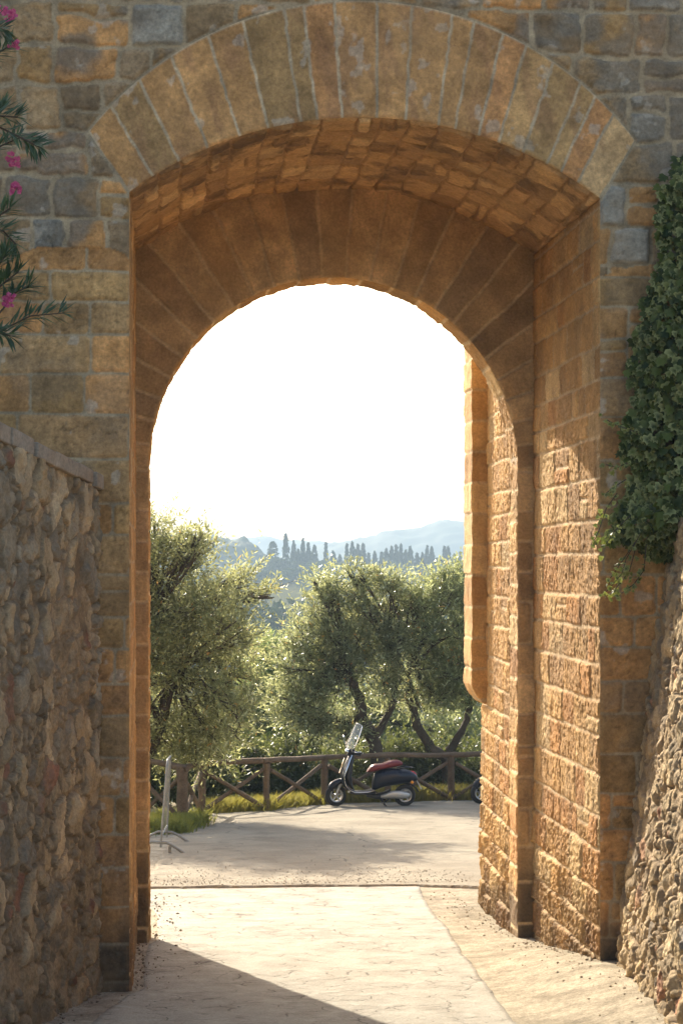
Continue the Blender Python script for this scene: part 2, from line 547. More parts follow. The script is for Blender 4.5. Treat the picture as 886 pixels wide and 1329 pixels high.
# the sides of the passage
def wall_h(seed, pal, rugged=1.0, mort=(.46, .33, .18), stain=.7, edge=None, szlo=.1, szhi=1.0, hr=(.22, .36), wr=(.3, .85), dip=0):
    def fn(u, v, sd):
        e, r1, r2 = ashlar(u, v, seed, u.min(), u.max(), -.6, v.max(), hr[0], hr[1], wr[0], wr[1], .010, .06)
        e = e - .006
        s = ss(0, .014, e)
        n = fbm(u * 8, v * 5, 4, seed + 3) - .5
        n2 = fbm(u * 30, v * 22, 4, seed + 5) - .5
        lowr = 1 + 2.2 * (1 - ss(.3, 1.5, v))
        n3 = fbm(u * 75, v * 46, 2, seed + 6) - .5
        h = s * ((.006 + .016 * r2) * ss(-.004, .02, e) + n * .022 + n2 * .020 + n3 * .020) * rugged + (1 - s) * (n * .012 + .002)
        h = h * np.where(v < 1.5, lowr ** .6, 1)
        c = pick(r1, pal) * (.84 + .32 * r2)[:, None]
        st = ss(.5, .7, fbm(u * 3, v * 2, 4, seed + 13)) * .3
        c = c * (1 - st[:, None]) + np.array([.24, .16, .085])[None, :] * st[:, None]
        if stain: c = stains(c, u, v, seed + 21, szlo, szhi, stain)
        ed = ss(0, .02, edge(u, v)) if edge else 1
        return h * ed - dip * (1 - ed), finish(c, mort, s)
    return fn
WP = [(3, (.48, .275, .10)), (2, (.53, .32, .125)), (2, (.41, .235, .09)), (1, (.45, .23, .08)), (1, (.55, .37, .17))]
vs = np.arange(-.75, ZI + .001, ST); vs = np.append(vs, ZI)
us = np.append(np.arange(YF, YR + .05, ST), YR + .06)
ed = lambda u, v: np.minimum(u - YF, ZI - v)
grid_surface('side_wall', us, vs, lambda u, v: np.stack([np.full_like(u, XR), u, v], 1), (-1, 0, 0),
             wall_h(51, WP, .95, edge=ed, stain=.55, szlo=-.1, szhi=.9), M['warm'], gate, GO)
grid_surface('side_wall', us, vs, lambda u, v: np.stack([np.full_like(u, XL), u, v], 1), (1, 0, 0),
             wall_h(57, WP, .5, edge=ed), M['warm'], gate, GO)
# vault
def vault_pos(u, v):
    a = -AI + u / RI
    return np.stack([XC + RI * np.sin(a), v, CI + RI * np.cos(a)], 1)
def vault_n(u, v):
    a = -AI + u / RI
    return np.stack([-np.sin(a), 0 * a, -np.cos(a)], 1)
VP_ = [(3, (.53, .325, .14)), (2, (.48, .29, .125)), (1.4, (.40, .24, .105)), (1, (.58, .38, .18)), (.6, (.32, .19, .085))]
def vault_h(u, v, sd):
    e, r1, r2 = ashlar(v, u, 83, YF, YR, 0, RL, .2, .34, .28, .62, .03, .15)
    e = e - .004
    s = ss(0, .014, e)
    n = fbm(u * 6, v * 6, 4, 85) - .5; n2 = fbm(u * 24, v * 24, 3, 86) - .5
    h = s * (.010 + .03 * r2 + n * .05 + n2 * .02)
    c = pick(r1, VP_) * (.8 + .4 * r2)[:, None]
    soot = ss(.55, .7, fbm(u * 3.3, v * 3.3, 4, 88)) * .6
    c = c * (1 - soot[:, None]) + np.array([.10, .06, .03])[None, :] * soot[:, None]
    ed = ss(0, .05, v - YF) * ss(0, .03, np.minimum(u, RL - u))
    return h * ed, finish(c, (.36, .22, .10), s)
grid_surface('vault', np.linspace(0, RL, 350), us, vault_pos, vault_n, vault_h, M['warm'], gate, GO)

# rear wall with the round arch
XL2, XR2, ZT2 = -.179, 3.44, 6.328
XC2 = (XL2 + XR2) / 2; R2 = (XR2 - XL2) / 2; ZS2 = ZT2 - R2 * 1.03
def arc2(n):
    return [(XC2 - R2 * math.cos(a), ZS2 + R2 * 1.03 * math.sin(a)) for a in np.linspace(0, PI, n)]
rear_poly = [(XL2, -1.5)] + arc2(61) + [(XR2, -1.5)]
def rear_h(u, v, sd):
    e1, a1, b1 = ashlar(u, v, 101, -1, 4.5, -.8, 7.6, .28, .42, .5, .9, .010, .03)
    ang = np.arctan2(v - ZS2, u - XC2)
    rr = np.hypot(u - XC2, (v - ZS2))
    w = ang * 1.0 + (fbm(u * 3, v * 3, 3, 102) - .5) * .02
    q = w / (PI / 25); k = np.floor(q)
    fr = q - k
    e2 = np.minimum(fr, 1 - fr) * (PI / 25) * rr
    arch = v > ZS2
    e = np.where(arch, e2, e1) - .009
    r1 = np.where(arch, _h(k, k * 0, 103), a1); r2 = np.where(arch, _h(k, k * 0, 104), b1)
    s = ss(0, .014, e)
    n = fbm(u * 7, v * 7, 4, 105) - .5; n2 = fbm(u * 26, v * 26, 3, 106) - .5
    h = s * (.010 + .012 * r2 + n * .016 + n2 * .008)
    c = pick(r1, [(3, (.49, .31, .14)), (2, (.40, .25, .115)), (2, (.55, .36, .17)), (1., (.38, .25, .125))]) * (.85 + .3 * r2)[:, None]
    c = c * (.7 + .6 * fbm(u * 5, v * 5, 5, 108))[:, None]
    c = stains(c, u, v, 107, .2, .9, .75)
    return h * ss(0, .02, sd), finish(c, (.60, .42, .22), s)
grid_surface('rear_wall', np.arange(XL - .04, XR + .05, ST), np.arange(-.8, ZC + .05, ST),
             lambda u, v: np.stack([u, np.full_like(u, YR), v], 1), (0, -1, 0), rear_h, M['warm'], gate, GO, poly=rear_poly,
             keep=lambda u, v: v < CI + np.sqrt(np.maximum(RI ** 2 - (u - XC) ** 2, 0)) + .06)
# reveal of the rear arch
zb = -.8
LJ = ZS2 - zb
arcL = PI * R2
def rev_pos(u, v):
    a = np.clip((u - LJ) / arcL, 0, 1) * PI
    x = XC2 - R2 * np.cos(a); z = ZS2 + 1.03 * R2 * np.sin(a)
    z = np.where(u < LJ, zb + u, np.where(u > LJ + arcL, ZS2 - (u - LJ - arcL), z))
    return np.stack([x, v, z], 1)
def rev_n(u, v):
    a = np.clip((u - LJ) / arcL, 0, 1) * PI
    return np.stack([np.cos(a), 0 * a, -np.sin(a)], 1)
def rev_h(u, v, sd):
    q = (u + (fbm(u * 3, v * 3, 2, 4) - .5) * .03) / .31; k = np.floor(q); fr = q - k
    e = np.minimum(fr, 1 - fr) * .31 - .010
    r1 = _h(k, k * 0, 203); r2 = _h(k, k * 0, 204)
    s = ss(0, .014, e)
    n = fbm(u * 8, v * 8, 4, 205) - .5; n2 = fbm(u * 30, v * 30, 3, 206) - .5
    h = s * (.003 + .008 * r2) + n * .03 + n2 * .016
    c = pick(r1, WP) * (.66 + .6 * r2)[:, None]
    z = rev_pos(u, v)[:, 2]
    c = stains(c, v, z, 207, .0, .5, .6)
    return h * ss(0, .03, v - YR), finish(c, (.62, .45, .25), s)
grid_surface('rear_reveal', np.arange(0, 2 * LJ + arcL, ST), np.arange(YR, YB + .02, ST), rev_pos, rev_n, rev_h, M['warm'], gate, GO)
# outer wall going on beyond the rear arch, on the right
YO = 24.25
grid_surface('outer_wall', np.arange(YB - .06, YO, ST), np.arange(-.9, 8.6, ST), lambda u, v: np.stack([XR2 + .01 + (u - YB) * .03, u, v], 1), (-1, 0, 0),
             wall_h(61, WP, 1.0, edge=lambda u, v: (u - YB) * .25 + .014, dip=.05, stain=.6, szlo=-.3, szhi=.6), M['warm'], gate, GO)
# wrap of the far corner, rough outline
def oc_h(u, v, sd):
    f = wall_h(63, WP, 1.1, stain=.5)
    return f(u, v, sd)
grid_surface('outer_wall', np.arange(XR2 + .085, 4.6, ST), np.arange(-.9, 8.6, ST), lambda u, v: np.stack([u, np.full_like(u, YO), v], 1), (0, 1, 0),
             wall_h(63, WP, .8), M['warm'], gate, GO)
# projecting stub of the outer arch above, with a rounded foot
ZB0 = 1.98
def stub_x(v):
    t = ss(0, .22, v - ZB0)
    t = np.sqrt(np.clip((v - ZB0) / .22, 0, 1))
    return XR2 + .07 - .175 * t
def stub_sec(u, v):
    # u 0..1 runs round the front face then along the inner face
    L1, L2 = .26, .62
    s = u * (L1 + L2)
    x = np.where(s < L1, XR2 + .09 - (XR2 + .09 - stub_x(v)) * s / L1, stub_x(v))
    y = np.where(s < L1, YO - .55, YO - .55 + (s - L1))
    return np.stack([x, y, v], 1)
def stub_n(u, v):
    s = u * .88
    a = ss(.245, .275, s) * PI / 2
    return np.stack([-np.sin(a), -np.cos(a), 0 * a], 1)
def stub_h(u, v, sd):
    q = (v + (vn(u * 3, v * 3, 4) - .5) * .02) / .34; k = np.floor(q); fr = q - k
    e = np.minimum(fr, 1 - fr) * .34 - .006
    r1 = _h(k, k * 0, 303); r2 = _h(k, k * 0, 304); s = ss(0, .02, e)
    n = fbm(u * 7, v * 8, 4, 305) - .5
    h = (s * (.003 + .012 * r2) + n * .026) * ss(0, .06, u)
    return h, finish(pick(r1, WP) * (.85 + .3 * r2)[:, None], (.46, .33, .18), s)
grid_surface('outer_pier', np.linspace(0, 1, 72), np.append(np.linspace(ZB0, ZB0 + .25, 30), np.arange(ZB0 + .26, 8.6, ST)), stub_sec, stub_n, stub_h, M['warm'], gate, GO)
# solid core of the gatehouse
b = MB()
b.box(-7.5, XL - .03, YF + .03, YB, -1.5, 9.9)
b.box(XR + .03, 10, YF + .03, YB, -1.5, 9.9)
tt = np.linspace(0, 1, 25)
for t0, t1 in zip(tt[:-1], tt[1:]):
    x0, z0 = intr(t0); x1, z1 = intr(t1)
    b.hexa([(x0, YF + .03, z0 + .03), (x1, YF + .03, z1 + .03), (x0, YB, z0 + .03), (x1, YB, z1 + .03),
            (x0, YF + .03, 9.9), (x1, YF + .03, 9.9), (x0, YB, 9.9), (x1, YB, 9.9)])
ar = arc2(41)
for (x0, z0), (x1, z1) in zip(ar[:-1], ar[1:]):
    b.hexa([(x0, YR + .03, z0 + .03), (x1, YR + .03, z1 + .03), (x0, YB - .01, z0 + .03), (x1, YB - .01, z1 + .03),
            (x0, YR + .03, 7.4), (x1, YR + .03, 7.4), (x0, YB - .01, 7.4), (x1, YB - .01, 7.4)])
b.box(XL - .1, XL2 - .03, YR + .03, YB - .01, -1.5, 7.4)
b.box(XR2 + .05, XR + .1, YR + .03, YB - .01, -1.5, 7.4)
b.box(XR2 + .13, 10, YB + .01, YO - .03, -1.5, 9.0)
b.build('wall_core', M['core'], gate, GO, smooth=False)

# ------------------------------------------------------------------ RUBBLE WALLS
RP1 = [(3, (.37, .265, .145)), (2, (.45, .33, .19)), (1.5, (.30, .235, .15)), (1.0, (.22, .18, .125)), (1, (.36, .27, .16)), (.5, (.26, .12, .07))]
def rubble_h(seed, su, sv, amp, mort, pal, stain=0):
    def fn(u, v, sd):
        big = fbm(u * .8, v * .8, 2, seed + 50)
        d, r1, r2, f1 = voronoi(u, v, su, sv, seed)
        d3, r3, r4, f3 = voronoi(u, v, su * .5, sv * .5, seed + 7)
        m = (r2 < .38)
        d = np.where(m, np.minimum(d, d3 * .9), d); r1 = np.where(m, r3, r1)
        f = np.where(m, f3, f1)
        s = ss(.012, .04, d)
        dome = .55 * ss(0, .22, d / (.42 * su)) + .35 * np.sqrt(np.clip(d / (.42 * su), 0, 1))
        n = fbm(u * 13, v * 13, 4, seed + 11) - .5; n2 = fbm(u * 40, v * 40, 3, seed + 12) - .5
        sm_ = ss(.5, .72, fbm(u * 1.6, v * 1.6, 3, seed + 33))
        h = dome ** .7 * amp * (.55 + .8 * r1) * (1 - .30 * sm_) + n * .055 + n2 * .022 + (fbm(u * 5, v * 5, 2, seed + 34) - .5) * .05
        ml = amp * (.20 + .8 * (fbm(u * 2.2, v * 2.2, 3, seed + 60) - .5)) + (fbm(u * 17, v * 17, 3, seed + 61) - .5) * .026
        s = s * ss(-.006, .008, h - ml)
        h = np.maximum(h, ml)
        c = pick(_h(np.floor(r1 * 4096), np.floor(r2 * 64), seed), pal) * (.8 + .4 * _h(np.floor(r1 * 999), np.floor(r1 * 77), 4))[:, None]
        mo = np.array(mort)[None, :] * (.6 + .7 * fbm(u * 5, v * 5, 4, seed + 19))[:, None]
        if stain: c = stains(c, u, v, seed + 21, .2, 1.4, stain)
        sm = (s * (1 - .6 * sm_))[:, None]
        return h, np.concatenate([c * sm + mo * (1 - sm), sm], 1)
    return fn

# left wall
LA = Vector((-.60, 18.02)); LB = Vector((-1.18, 15.3))
ld = (LB - LA).normalized(); Ll = 9.5
LO = (LA.x + ld.x * 4 - .25, LA.y + ld.y * 4, .5)
lw = empty('rubble_wall', LO)
tag(lw, 'dark rubble stone wall on the left of the road, topped with flat coping stones', 'stone wall')
def ltop(u): return 4.13 + u * .085
nl = np.array([-ld.y * -1, ld.x * -1]) * -1
nl = np.array([-ld.y, ld.x]);  nl = nl if nl[0] > 0 else -nl
grid_surface('wall_face', np.arange(0, Ll, .0135), np.linspace(0, 1, 360),
             lambda u, v: np.stack([LA.x + ld.x * u, LA.y + ld.y * u, -.6 + v * (ltop(u) + .6)], 1), (nl[0], nl[1], 0),
             lambda u, v, sd: rubble_h(401, .25, .27, .07, (.27, .19, .11), RP1, .35)(u, -.6 + v * (ltop(u) + .6), sd), M['rubble'], lw, LO)
b = MB()
wb = [LA, LA + ld * Ll]
v8 = []
for z in (-.6, None):
    for off in (-.02, -.5):
        for k, p in enumerate(wb):
            zz = z if z is not None else ltop(0 if k == 0 else Ll) - .01
            v8.append((p.x + nl[0] * off, p.y + nl[1] * off, zz))
b.hexa(v8); b.build('wall_core', M['core'], lw, LO, smooth=False)
b = MB(); u = .03; rg = random.Random(8)
while u < Ll:
    L_ = [.26, .55, .62][min(2, int(u > .2) + int(u > .7))] + rg.uniform(-.03, .05)
    a = LA + ld * u; c_ = LA + ld * (u + L_ - .03)
    o1, o2 = .075 + rg.uniform(-.015, .02), -.55
    dz = rg.uniform(-.012, .012); th_ = .12 + rg.uniform(-.01, .01)
    v8 = []
    for top in (0, 1):
        for off in (o1, o2):
            for p, uu in ((a, u), (c_, u + L_)):
                v8.append((p.x + nl[0] * off, p.y + nl[1] * off, ltop(uu) + dz + top * th_))
    b.hexa(v8); u += L_
b.build('coping', M['coping'], lw, LO, smooth=False, bevel=.012)

# right wall, leaning back
RA = Vector((3.76, 18.02)); RB = Vector((3.56, 15.9))
rd = (RB - RA).normalized()
RO = (4.2, 14.5, .5)
rw = empty('rubble_wall', RO)
tag(rw, 'sunlit rough rubble wall leaning back on the right of the road under the ivy', 'stone wall')
nr = np.array([-rd.y, rd.x]); nr = nr if nr[0] < 0 else -nr
bat = .135
RT = 3.9
def rw_pos(u, v):
    off = (v + .5) * bat
    base = np.stack([RA.x + rd.x * np.minimum(u, 3.2), RA.y + rd.y * u], 1)
    return np.stack([base[:, 0] + off - .09, base[:, 1], v], 1)
grid_surface('wall_face', np.arange(0, 8.5, .0135), np.arange(-.5, RT, .0125), rw_pos, (nr[0] * .99, nr[1] * .99, bat),
             rubble_h(431, .26, .21, .062, (.36, .26, .15), [(3, (.42, .30, .155)), (2, (.49, .36, .195)), (1.5, (.34, .25, .14)), (1, (.50, .38, .22)), (.3, (.40, .19, .10)), (.4, (.24, .2, .15))]), M['rubble'], rw, RO)
b = MB()
b.hexa([(3.74, 9.6, -.5), (3.82, 17.98, -.5), (4.6, 9.6, -.5), (4.6, 17.98, -.5), (4.25, 9.6, RT), (4.38, 17.98, RT), (4.9, 9.6, RT), (4.9, 17.98, RT)])
b.build('wall_core', M['core'], rw, RO, smooth=False)

# ------------------------------------------------------------------ GROUND, PAVING, ROAD
def ground_material(name, c1, c2, sc=2.0, bs_=.3, grit=120, rough=.9, crack=None, spec=.3, patch=None):
    m, N, L, bs = new_mat(name); nt = m.node_tree
    tc = N.new('ShaderNodeTexCoord').outputs['Object']
    n1 = tex(nt, 'ShaderNodeTexNoise', sc, 6, .6, tc)
    n2 = tex(nt, 'ShaderNodeTexNoise', grit, 4, .7, tc)
    c = mixc(nt, c1, c2, ramp(nt, n1.outputs[0], [(.35, 0.), (.65, 1.)]))
    c = mixc(nt, c, ramp(nt, n2.outputs[0], [(.3, .75), (.7, 1.2)]), 1, 'MULTIPLY')
    if patch:
        n5 = tex(nt, 'ShaderNodeTexNoise', patch[0], 5, .7, tc)
        c = mixc(nt, c, patch[1], ramp(nt, n5.outputs[0], [(.52, 0.), (.64, patch[2])]))
    b_ = bump(nt, bs, n2.outputs[0], bs_, .01)
    n6 = tex(nt, 'ShaderNodeTexNoise', 14, 4, .6, tc)
    b_ = bump(nt, bs, n6.outputs[0], bs_, .03, b_)
    if crack:
        mp = N.new('ShaderNodeMapping'); mp.inputs['Scale'].default_value = (1, crack[2], 1)
        nw = tex(nt, 'ShaderNodeTexNoise', 3, 3, .6, tc)
        av = N.new('ShaderNodeVectorMath'); av.operation = 'MULTIPLY_ADD'
        L.new(nw.outputs['Color'], av.inputs[0]); av.inputs[1].default_value = (.25, .25, 0); L.new(tc, av.inputs[2])
        L.new(av.outputs[0], mp.inputs['Vector'])
        v = tex(nt, 'ShaderNodeTexVoronoi', crack[0], vec=mp.outputs[0]); v.feature = 'DISTANCE_TO_EDGE'
        k = ramp(nt, v.outputs['Distance'], [(0.0, 1.0), (crack[1], 0.0)])
        gate_ = ramp(nt, tex(nt, 'ShaderNodeTexNoise', 2.2, 4, .7, tc).outputs[0], [(.45, 0.), (.56, .9)])
        k2 = mixc(nt, k, gate_, 1, 'MULTIPLY')
        c = mixc(nt, c, (.10, .085, .07), mixc(nt, k2, (.95, .95, .95), 1, 'MULTIPLY'))
        inv = N.new('ShaderNodeInvert'); L.new(k2, inv.inputs['Color'])
        bump(nt, bs, inv.outputs[0], .8, .012, b_)
    L.new(c, bs.inputs['Base Color'])
    bs.inputs['Roughness'].default_value = rough
    bs.inputs['Specular IOR Level'].default_value = spec
    return m
M['sand'] = ground_material('sandy_ground', (.37, .305, .21), (.28, .225, .15), 2.6, 1.0, 45, spec=.1, patch=(5, (.19, .15, .10), .7))
M['paving'] = ground_material('pale_worn_paving', (.37, .345, .285), (.285, .26, .21), 2.2, .45, 60, .9, crack=(3.2, .022, 1.25), spec=.12, patch=(6, (.41, .385, .325), .7))
M['asphalt'] = ground_material('pale_asphalt', (.36, .315, .235), (.27, .23, .17), .9, .9, 70, .95, spec=.1, patch=(1.6, (.22, .185, .135), .7), crack=(.55, .008, 1))
M['soil'] = ground_material('terrace_soil', (.14, .10, .06), (.08, .06, .04), 3, .6, 60)

def terr_mat():
    m, N, L, bs = new_mat('open_ground'); nt = m.node_tree
    a = N.new('ShaderNodeAttribute'); a.attribute_name = 'col'
    tc = N.new('ShaderNodeTexCoord').outputs['Object']
    n8 = tex(nt, 'ShaderNodeTexNoise', 3.2, 7, .7, tc); n9 = tex(nt, 'ShaderNodeTexNoise', 22, 5, .75, tc)
    n = tex(nt, 'ShaderNodeTexNoise', .08, 6, .65, tc); n2 = tex(nt, 'ShaderNodeTexNoise', 60, 4, .7, tc)
    c = mixc(nt, a.outputs['Color'], ramp(nt, n.outputs[0], [(.3, .75), (.7, 1.25)]), 1, 'MULTIPLY')
    c = mixc(nt, c, ramp(nt, n2.outputs[0], [(.3, .72), (.7, 1.25)]), 1, 'MULTIPLY')
    c = mixc(nt, c, ramp(nt, n8.outputs[0], [(.35, .68), (.6, 1.15)]), 1, 'MULTIPLY')
    c = mixc(nt, c, ramp(nt, n9.outputs[0], [(.35, .75), (.65, 1.15)]), 1, 'MULTIPLY')
    L.new(c, bs.inputs['Base Color']); bs.inputs['Roughness'].default_value = 1.0
    bs.inputs['Specular IOR Level'].default_value = .0
    b_ = bump(nt, bs, n2.outputs[0], .7, .015)
    bump(nt, bs, n9.outputs[0], .6, .03, b_)
    return m
ys = np.unique(np.concatenate([np.arange(-30, 8, 1.), np.arange(8, 48, .12), np.arange(48, 110, 2.), np.arange(110, 1000, 9.), np.geomspace(1000, 3350, 40)]))
xs = np.unique(np.concatenate([-np.geomspace(9.3, 1250, 36), np.arange(-9, 14, .12), np.arange(14, 130, 2.5), np.geomspace(130, 1450, 30)]))
X, Y = np.meshgrid(xs, ys, indexing='xy'); X = X.ravel(); Y = Y.ravel()
Z = gz(X, Y)
sand = np.array([.43, .375, .285]); scrub = np.array([.075, .08, .035]); field = np.array([.10, .095, .032]); vine = np.array([.035, .055, .018])
cc = np.repeat(sand[None, :], len(X), 0)
k = ss(43.5, 45, Y)[:, None]; cc = cc * (1 - k) + scrub * k
k = (ss(.3, 1.0, -X - (fbm(X, Y, 3, 2) - .5) * 1.5) * ss(34, 38, Y) * (1 - ss(44, 45, Y)))[:, None]; cc = cc * (1 - k) + np.array([.12, .13, .05]) * k
fm = ss(560, 600, Y + (fbm(X * .03, Y * .03, 3, 9) - .5) * 120) * (1 - ss(960, 1000, Y)) * (1 - ss(.068, .074, X / np.maximum(Y, 1)))
rows = ss(.35, .65, .5 + .5 * np.sin(Y * .16 + X * .09 + 1.5)) * ss(.42, .55, fbm(X * .02 + 3, Y * .008, 2, 14))
fc = field[None, :] * (1 - rows[:, None]) + vine[None, :] * rows[:, None]
cc = cc * (1 - fm[:, None]) + fc * fm[:, None]
idx = np.arange(len(X)).reshape(len(ys), len(xs))
q = np.stack([idx[:-1, :-1].ravel(), idx[:-1, 1:].ravel(), idx[1:, 1:].ravel(), idx[1:, :-1].ravel()], 1)
g = link('ground', np_mesh('ground', np.stack([X, Y, Z], 1), q, True, cc), terr_mat()); tag(g, kind='structure')

def sheet(name, outline, zoff, mat, step=.1, thick=.06, rough=0.0):
    """a slab following the ground inside a closed outline, with a real edge"""
    o = np.array(outline)
    us = np.arange(o[:, 0].min() - step, o[:, 0].max() + step, step); vs = np.arange(o[:, 1].min() - step, o[:, 1].max() + step, step)
    U, V = np.meshgrid(us, vs, indexing='xy'); U = U.ravel(); V = V.ravel()
    # signed distance: inside is positive here
    sd, nx, ny = poly_sdf(U, V, outline); sd = -sd
    out = (sd < 0) & (sd > -1.5 * step)
    U = np.where(out, nx, U); V = np.where(out, ny, V)
    drop = np.where(out, thick, 0)
    Zs = gz(U, V) + zoff + (fbm(U * 1.5, V * 1.5, 3, 6) - .5) * rough - drop
    Zs = np.where((sd < step * 1.0) & ~out, Zs, Zs)
    idx = np.arange(len(U)).reshape(len(vs), len(us))
    q = np.stack([idx[:-1, :-1].ravel(), idx[:-1, 1:].ravel(), idx[1:, 1:].ravel(), idx[1:, :-1].ravel()], 1)
    q = q[((sd > -1.5 * step)[q]).all(1) & ((sd > 0)[q]).any(1)]
    used = np.zeros(len(U), bool); used[q.ravel()] = True
    rm = np.cumsum(used) - 1
    ob = link(name, np_mesh(name, np.stack([U, V, Zs], 1)[used], rm[q], True), mat)
    return tag(ob, kind='structure')
# beyond the gate: pale asphalt
rdout = [(-.35, 26.7), (-.2, 29), (-.1, 31.5), (.15, 34.5), (.75, 36.8), (.85, 38.5), (.7, 40.0), (1.9, 41.0), (3.2, 42.9), (5.6, 43.6), (9, 43.8), (13, 43.5), (13, 25.0), (6, 25.2), (3.6, 26.0), (3.3, 26.45), (2.2, 26.55), (1, 26.75)]
rdout = rdout[:-4] + [(x, 26.42 + .30 * float(vn(np.array([x * 1.1]), np.array([3.3]), 7)[0]) + .12 * float(vn(np.array([x * 5.0]), np.array([1.3]), 9)[0])) for x in np.arange(3.2, -.3, -.1)]
sheet('road', rdout, .034, M['asphalt'], .05, .05, .03)
# within the gate: worn pale paving
rg = random.Random(3)
left_e = [(8, -1.9), (10, -1.7), (12, -1.3), (14, -.95), (16, -.6), (17.8, -.32), (18.2, -.20), (21, -.20), (21.5, -.08), (24, -.12), (26.7, -.45)]
right_e = [(8, 2.3), (12, 2.4), (14, 2.52), (16.5, 2.58), (18, 2.66), (19, 2.7), (20, 2.73), (22, 2.86), (23.5, 2.9), (25, 2.98), (26.7, 3.1)]
yv = np.arange(8, 26.64, .05); uv = np.linspace(0, 1, 72)
V_, U_ = np.meshgrid(yv, uv, indexing='ij')
lx = np.interp(V_, [p[0] for p in left_e], [p[1] for p in left_e]) + (fbm(V_ * 2, V_ * 0, 3, 3) - .5) * .05
rx_ = np.interp(V_, [p[0] for p in right_e], [p[1] for p in right_e]) + (fbm(V_ * 2.0, V_ * 0 + 5, 3, 3) - .5) * .05
PX = lx + (rx_ - lx) * np.clip((U_ - .01) / .98, 0, 1); PY = V_
PZ = gz(PX, PY) + .010 + (fbm(PX * 2.2, PY * 1.6, 4, 6) - .5) * .014 + (fbm(PX * 9, PY * 7, 3, 7) - .5) * .004
PZ = np.where((U_ < .005) | (U_ > .995), gz(PX, PY) - .02, PZ)
idx = np.arange(PX.size).reshape(PX.shape)
q = np.stack([idx[:-1, :-1].ravel(), idx[:-1, 1:].ravel(), idx[1:, 1:].ravel(), idx[1:, :-1].ravel()], 1)
tag(link('paving', np_mesh('paving', np.stack([PX.ravel(), PY.ravel(), PZ.ravel()], 1), q, True), M['paving']), kind='structure')
# terraces behind the flanking walls
for nm, x0, x1, z in (('terrace', -9, None, 4.05), ('terrace', 4.55, 12, 3.82)):
    b = MB()
    if x1 is None:
        b.hexa([(-9, 9, 0), (-3.0, 9, 0), (-9, 17.98, 0), (-1.0, 17.98, 0), (-9, 9, 4.6), (-3.0, 9, 4.6), (-9, 17.98, 4.1), (-1.0, 17.98, 4.1)])
    else:
        b.box(x0, x1, 9.7, 17.98, 0, z)
    tag(b.build(nm, M['soil'], smooth=False), kind='structure')

# loose grit along the seam and the wall feet
def grit(name, label, pts, rng_, seed, cols, zoff):
    rs = np.random.RandomState(seed); n = len(pts)
    base = np.array([(1, 0, 0), (-1, 0, 0), (0, 1, 0), (0, -1, 0), (0, 0, .7), (0, 0, -.7)], float)
    fc_ = np.array([(0, 2, 4), (2, 1, 4), (1, 3, 4), (3, 0, 4), (2, 0, 5), (1, 2, 5), (3, 1, 5), (0, 3, 5)])
    sz = (rs.uniform(0, 1, n) ** 4 * (rng_[1] - rng_[0]) + rng_[0])[:, None, None]
    v = base[None] * sz * rs.uniform(.6, 1.3, (n, 6, 1))
    a = rs.uniform(0, 6.28, n); ca, sa = np.cos(a)[:, None], np.sin(a)[:, None]
    v = np.stack([v[:, :, 0] * ca - v[:, :, 1] * sa, v[:, :, 0] * sa + v[:, :, 1] * ca, v[:, :, 2]], 2)
    z = gz(pts[:, 0], pts[:, 1]) + zoff
    v = v + np.stack([pts[:, 0], pts[:, 1], z], 1)[:, None, :]
    f = (fc_[None] + (np.arange(n) * 6)[:, None, None]).reshape(-1, 3)
    t = rs.uniform(0, 1, (n, 1)); cc = np.repeat(np.array(cols[0]) * (1 - t) + np.array(cols[1]) * t, 6, 0)
    tag(link(name, np_mesh(name, v.reshape(-1, 3), f, False, cc), M['stone']), label, 'gravel', kind='stuff')
rs = np.random.RandomState(31)
k = 2600
y = 26.75 + rs.exponential(1.0, k); x = rs.uniform(-.4, 4.2, k) - (y - 26.7) * .5 * rs.uniform(0, 1, k)
grit('gravel', 'dark loose grit scattered on the road just beyond the seam', np.stack([x, y], 1), (.003, .013), 1, ((.16, .125, .085), (.36, .30, .22)), .042)
k = 900
y = rs.uniform(11, 26, k)
wl = np.interp(y, [11, 16, 18, 18.01, 21.2, 21.3, 26], [3.5, 3.62, 3.76, 3.6, 3.58, 3.42, 3.4]); x = wl - rs.exponential(.16, k)
grit('gravel', 'small crumbs of stone along the foot of the right walls', np.stack([x, y], 1), (.003, .018), 2, ((.28, .21, .13), (.48, .39, .26)), .004)
k = 700
y = rs.uniform(11, 26, k)
wl = np.interp(y, [11, 15.3, 18, 18.01, 21.2, 21.3, 26], [-2.1, -1.15, -.55, -.28, -.28, -.14, -.14]); x = wl + rs.exponential(.12, k)
grit('gravel', 'small crumbs of stone along the foot of the left walls', np.stack([x, y], 1), (.004, .020), 3, ((.12, .09, .06), (.32, .25, .17)), .018)

# ------------------------------------------------------------------ leaves
def unit(a):
    return a / np.maximum(np.linalg.norm(a, axis=1, keepdims=True), 1e-9)

def leaf_quads(c, d, n, L, W):
    """diamond leaves: c base points, d directions, n face normals, L, W arrays"""
    d = unit(d); s = unit(np.cross(d, n)); n = unit(np.cross(s, d))
    L = L[:, None]; W = W[:, None]
    v = np.stack([c, c + d * L * .45 + s * W * .5 + n * L * .03, c + d * L, c + d * L * .45 - s * W * .5 + n * L * .03], 1).reshape(-1, 3)
    f = np.arange(len(c) * 4).reshape(-1, 4)
    return v, f

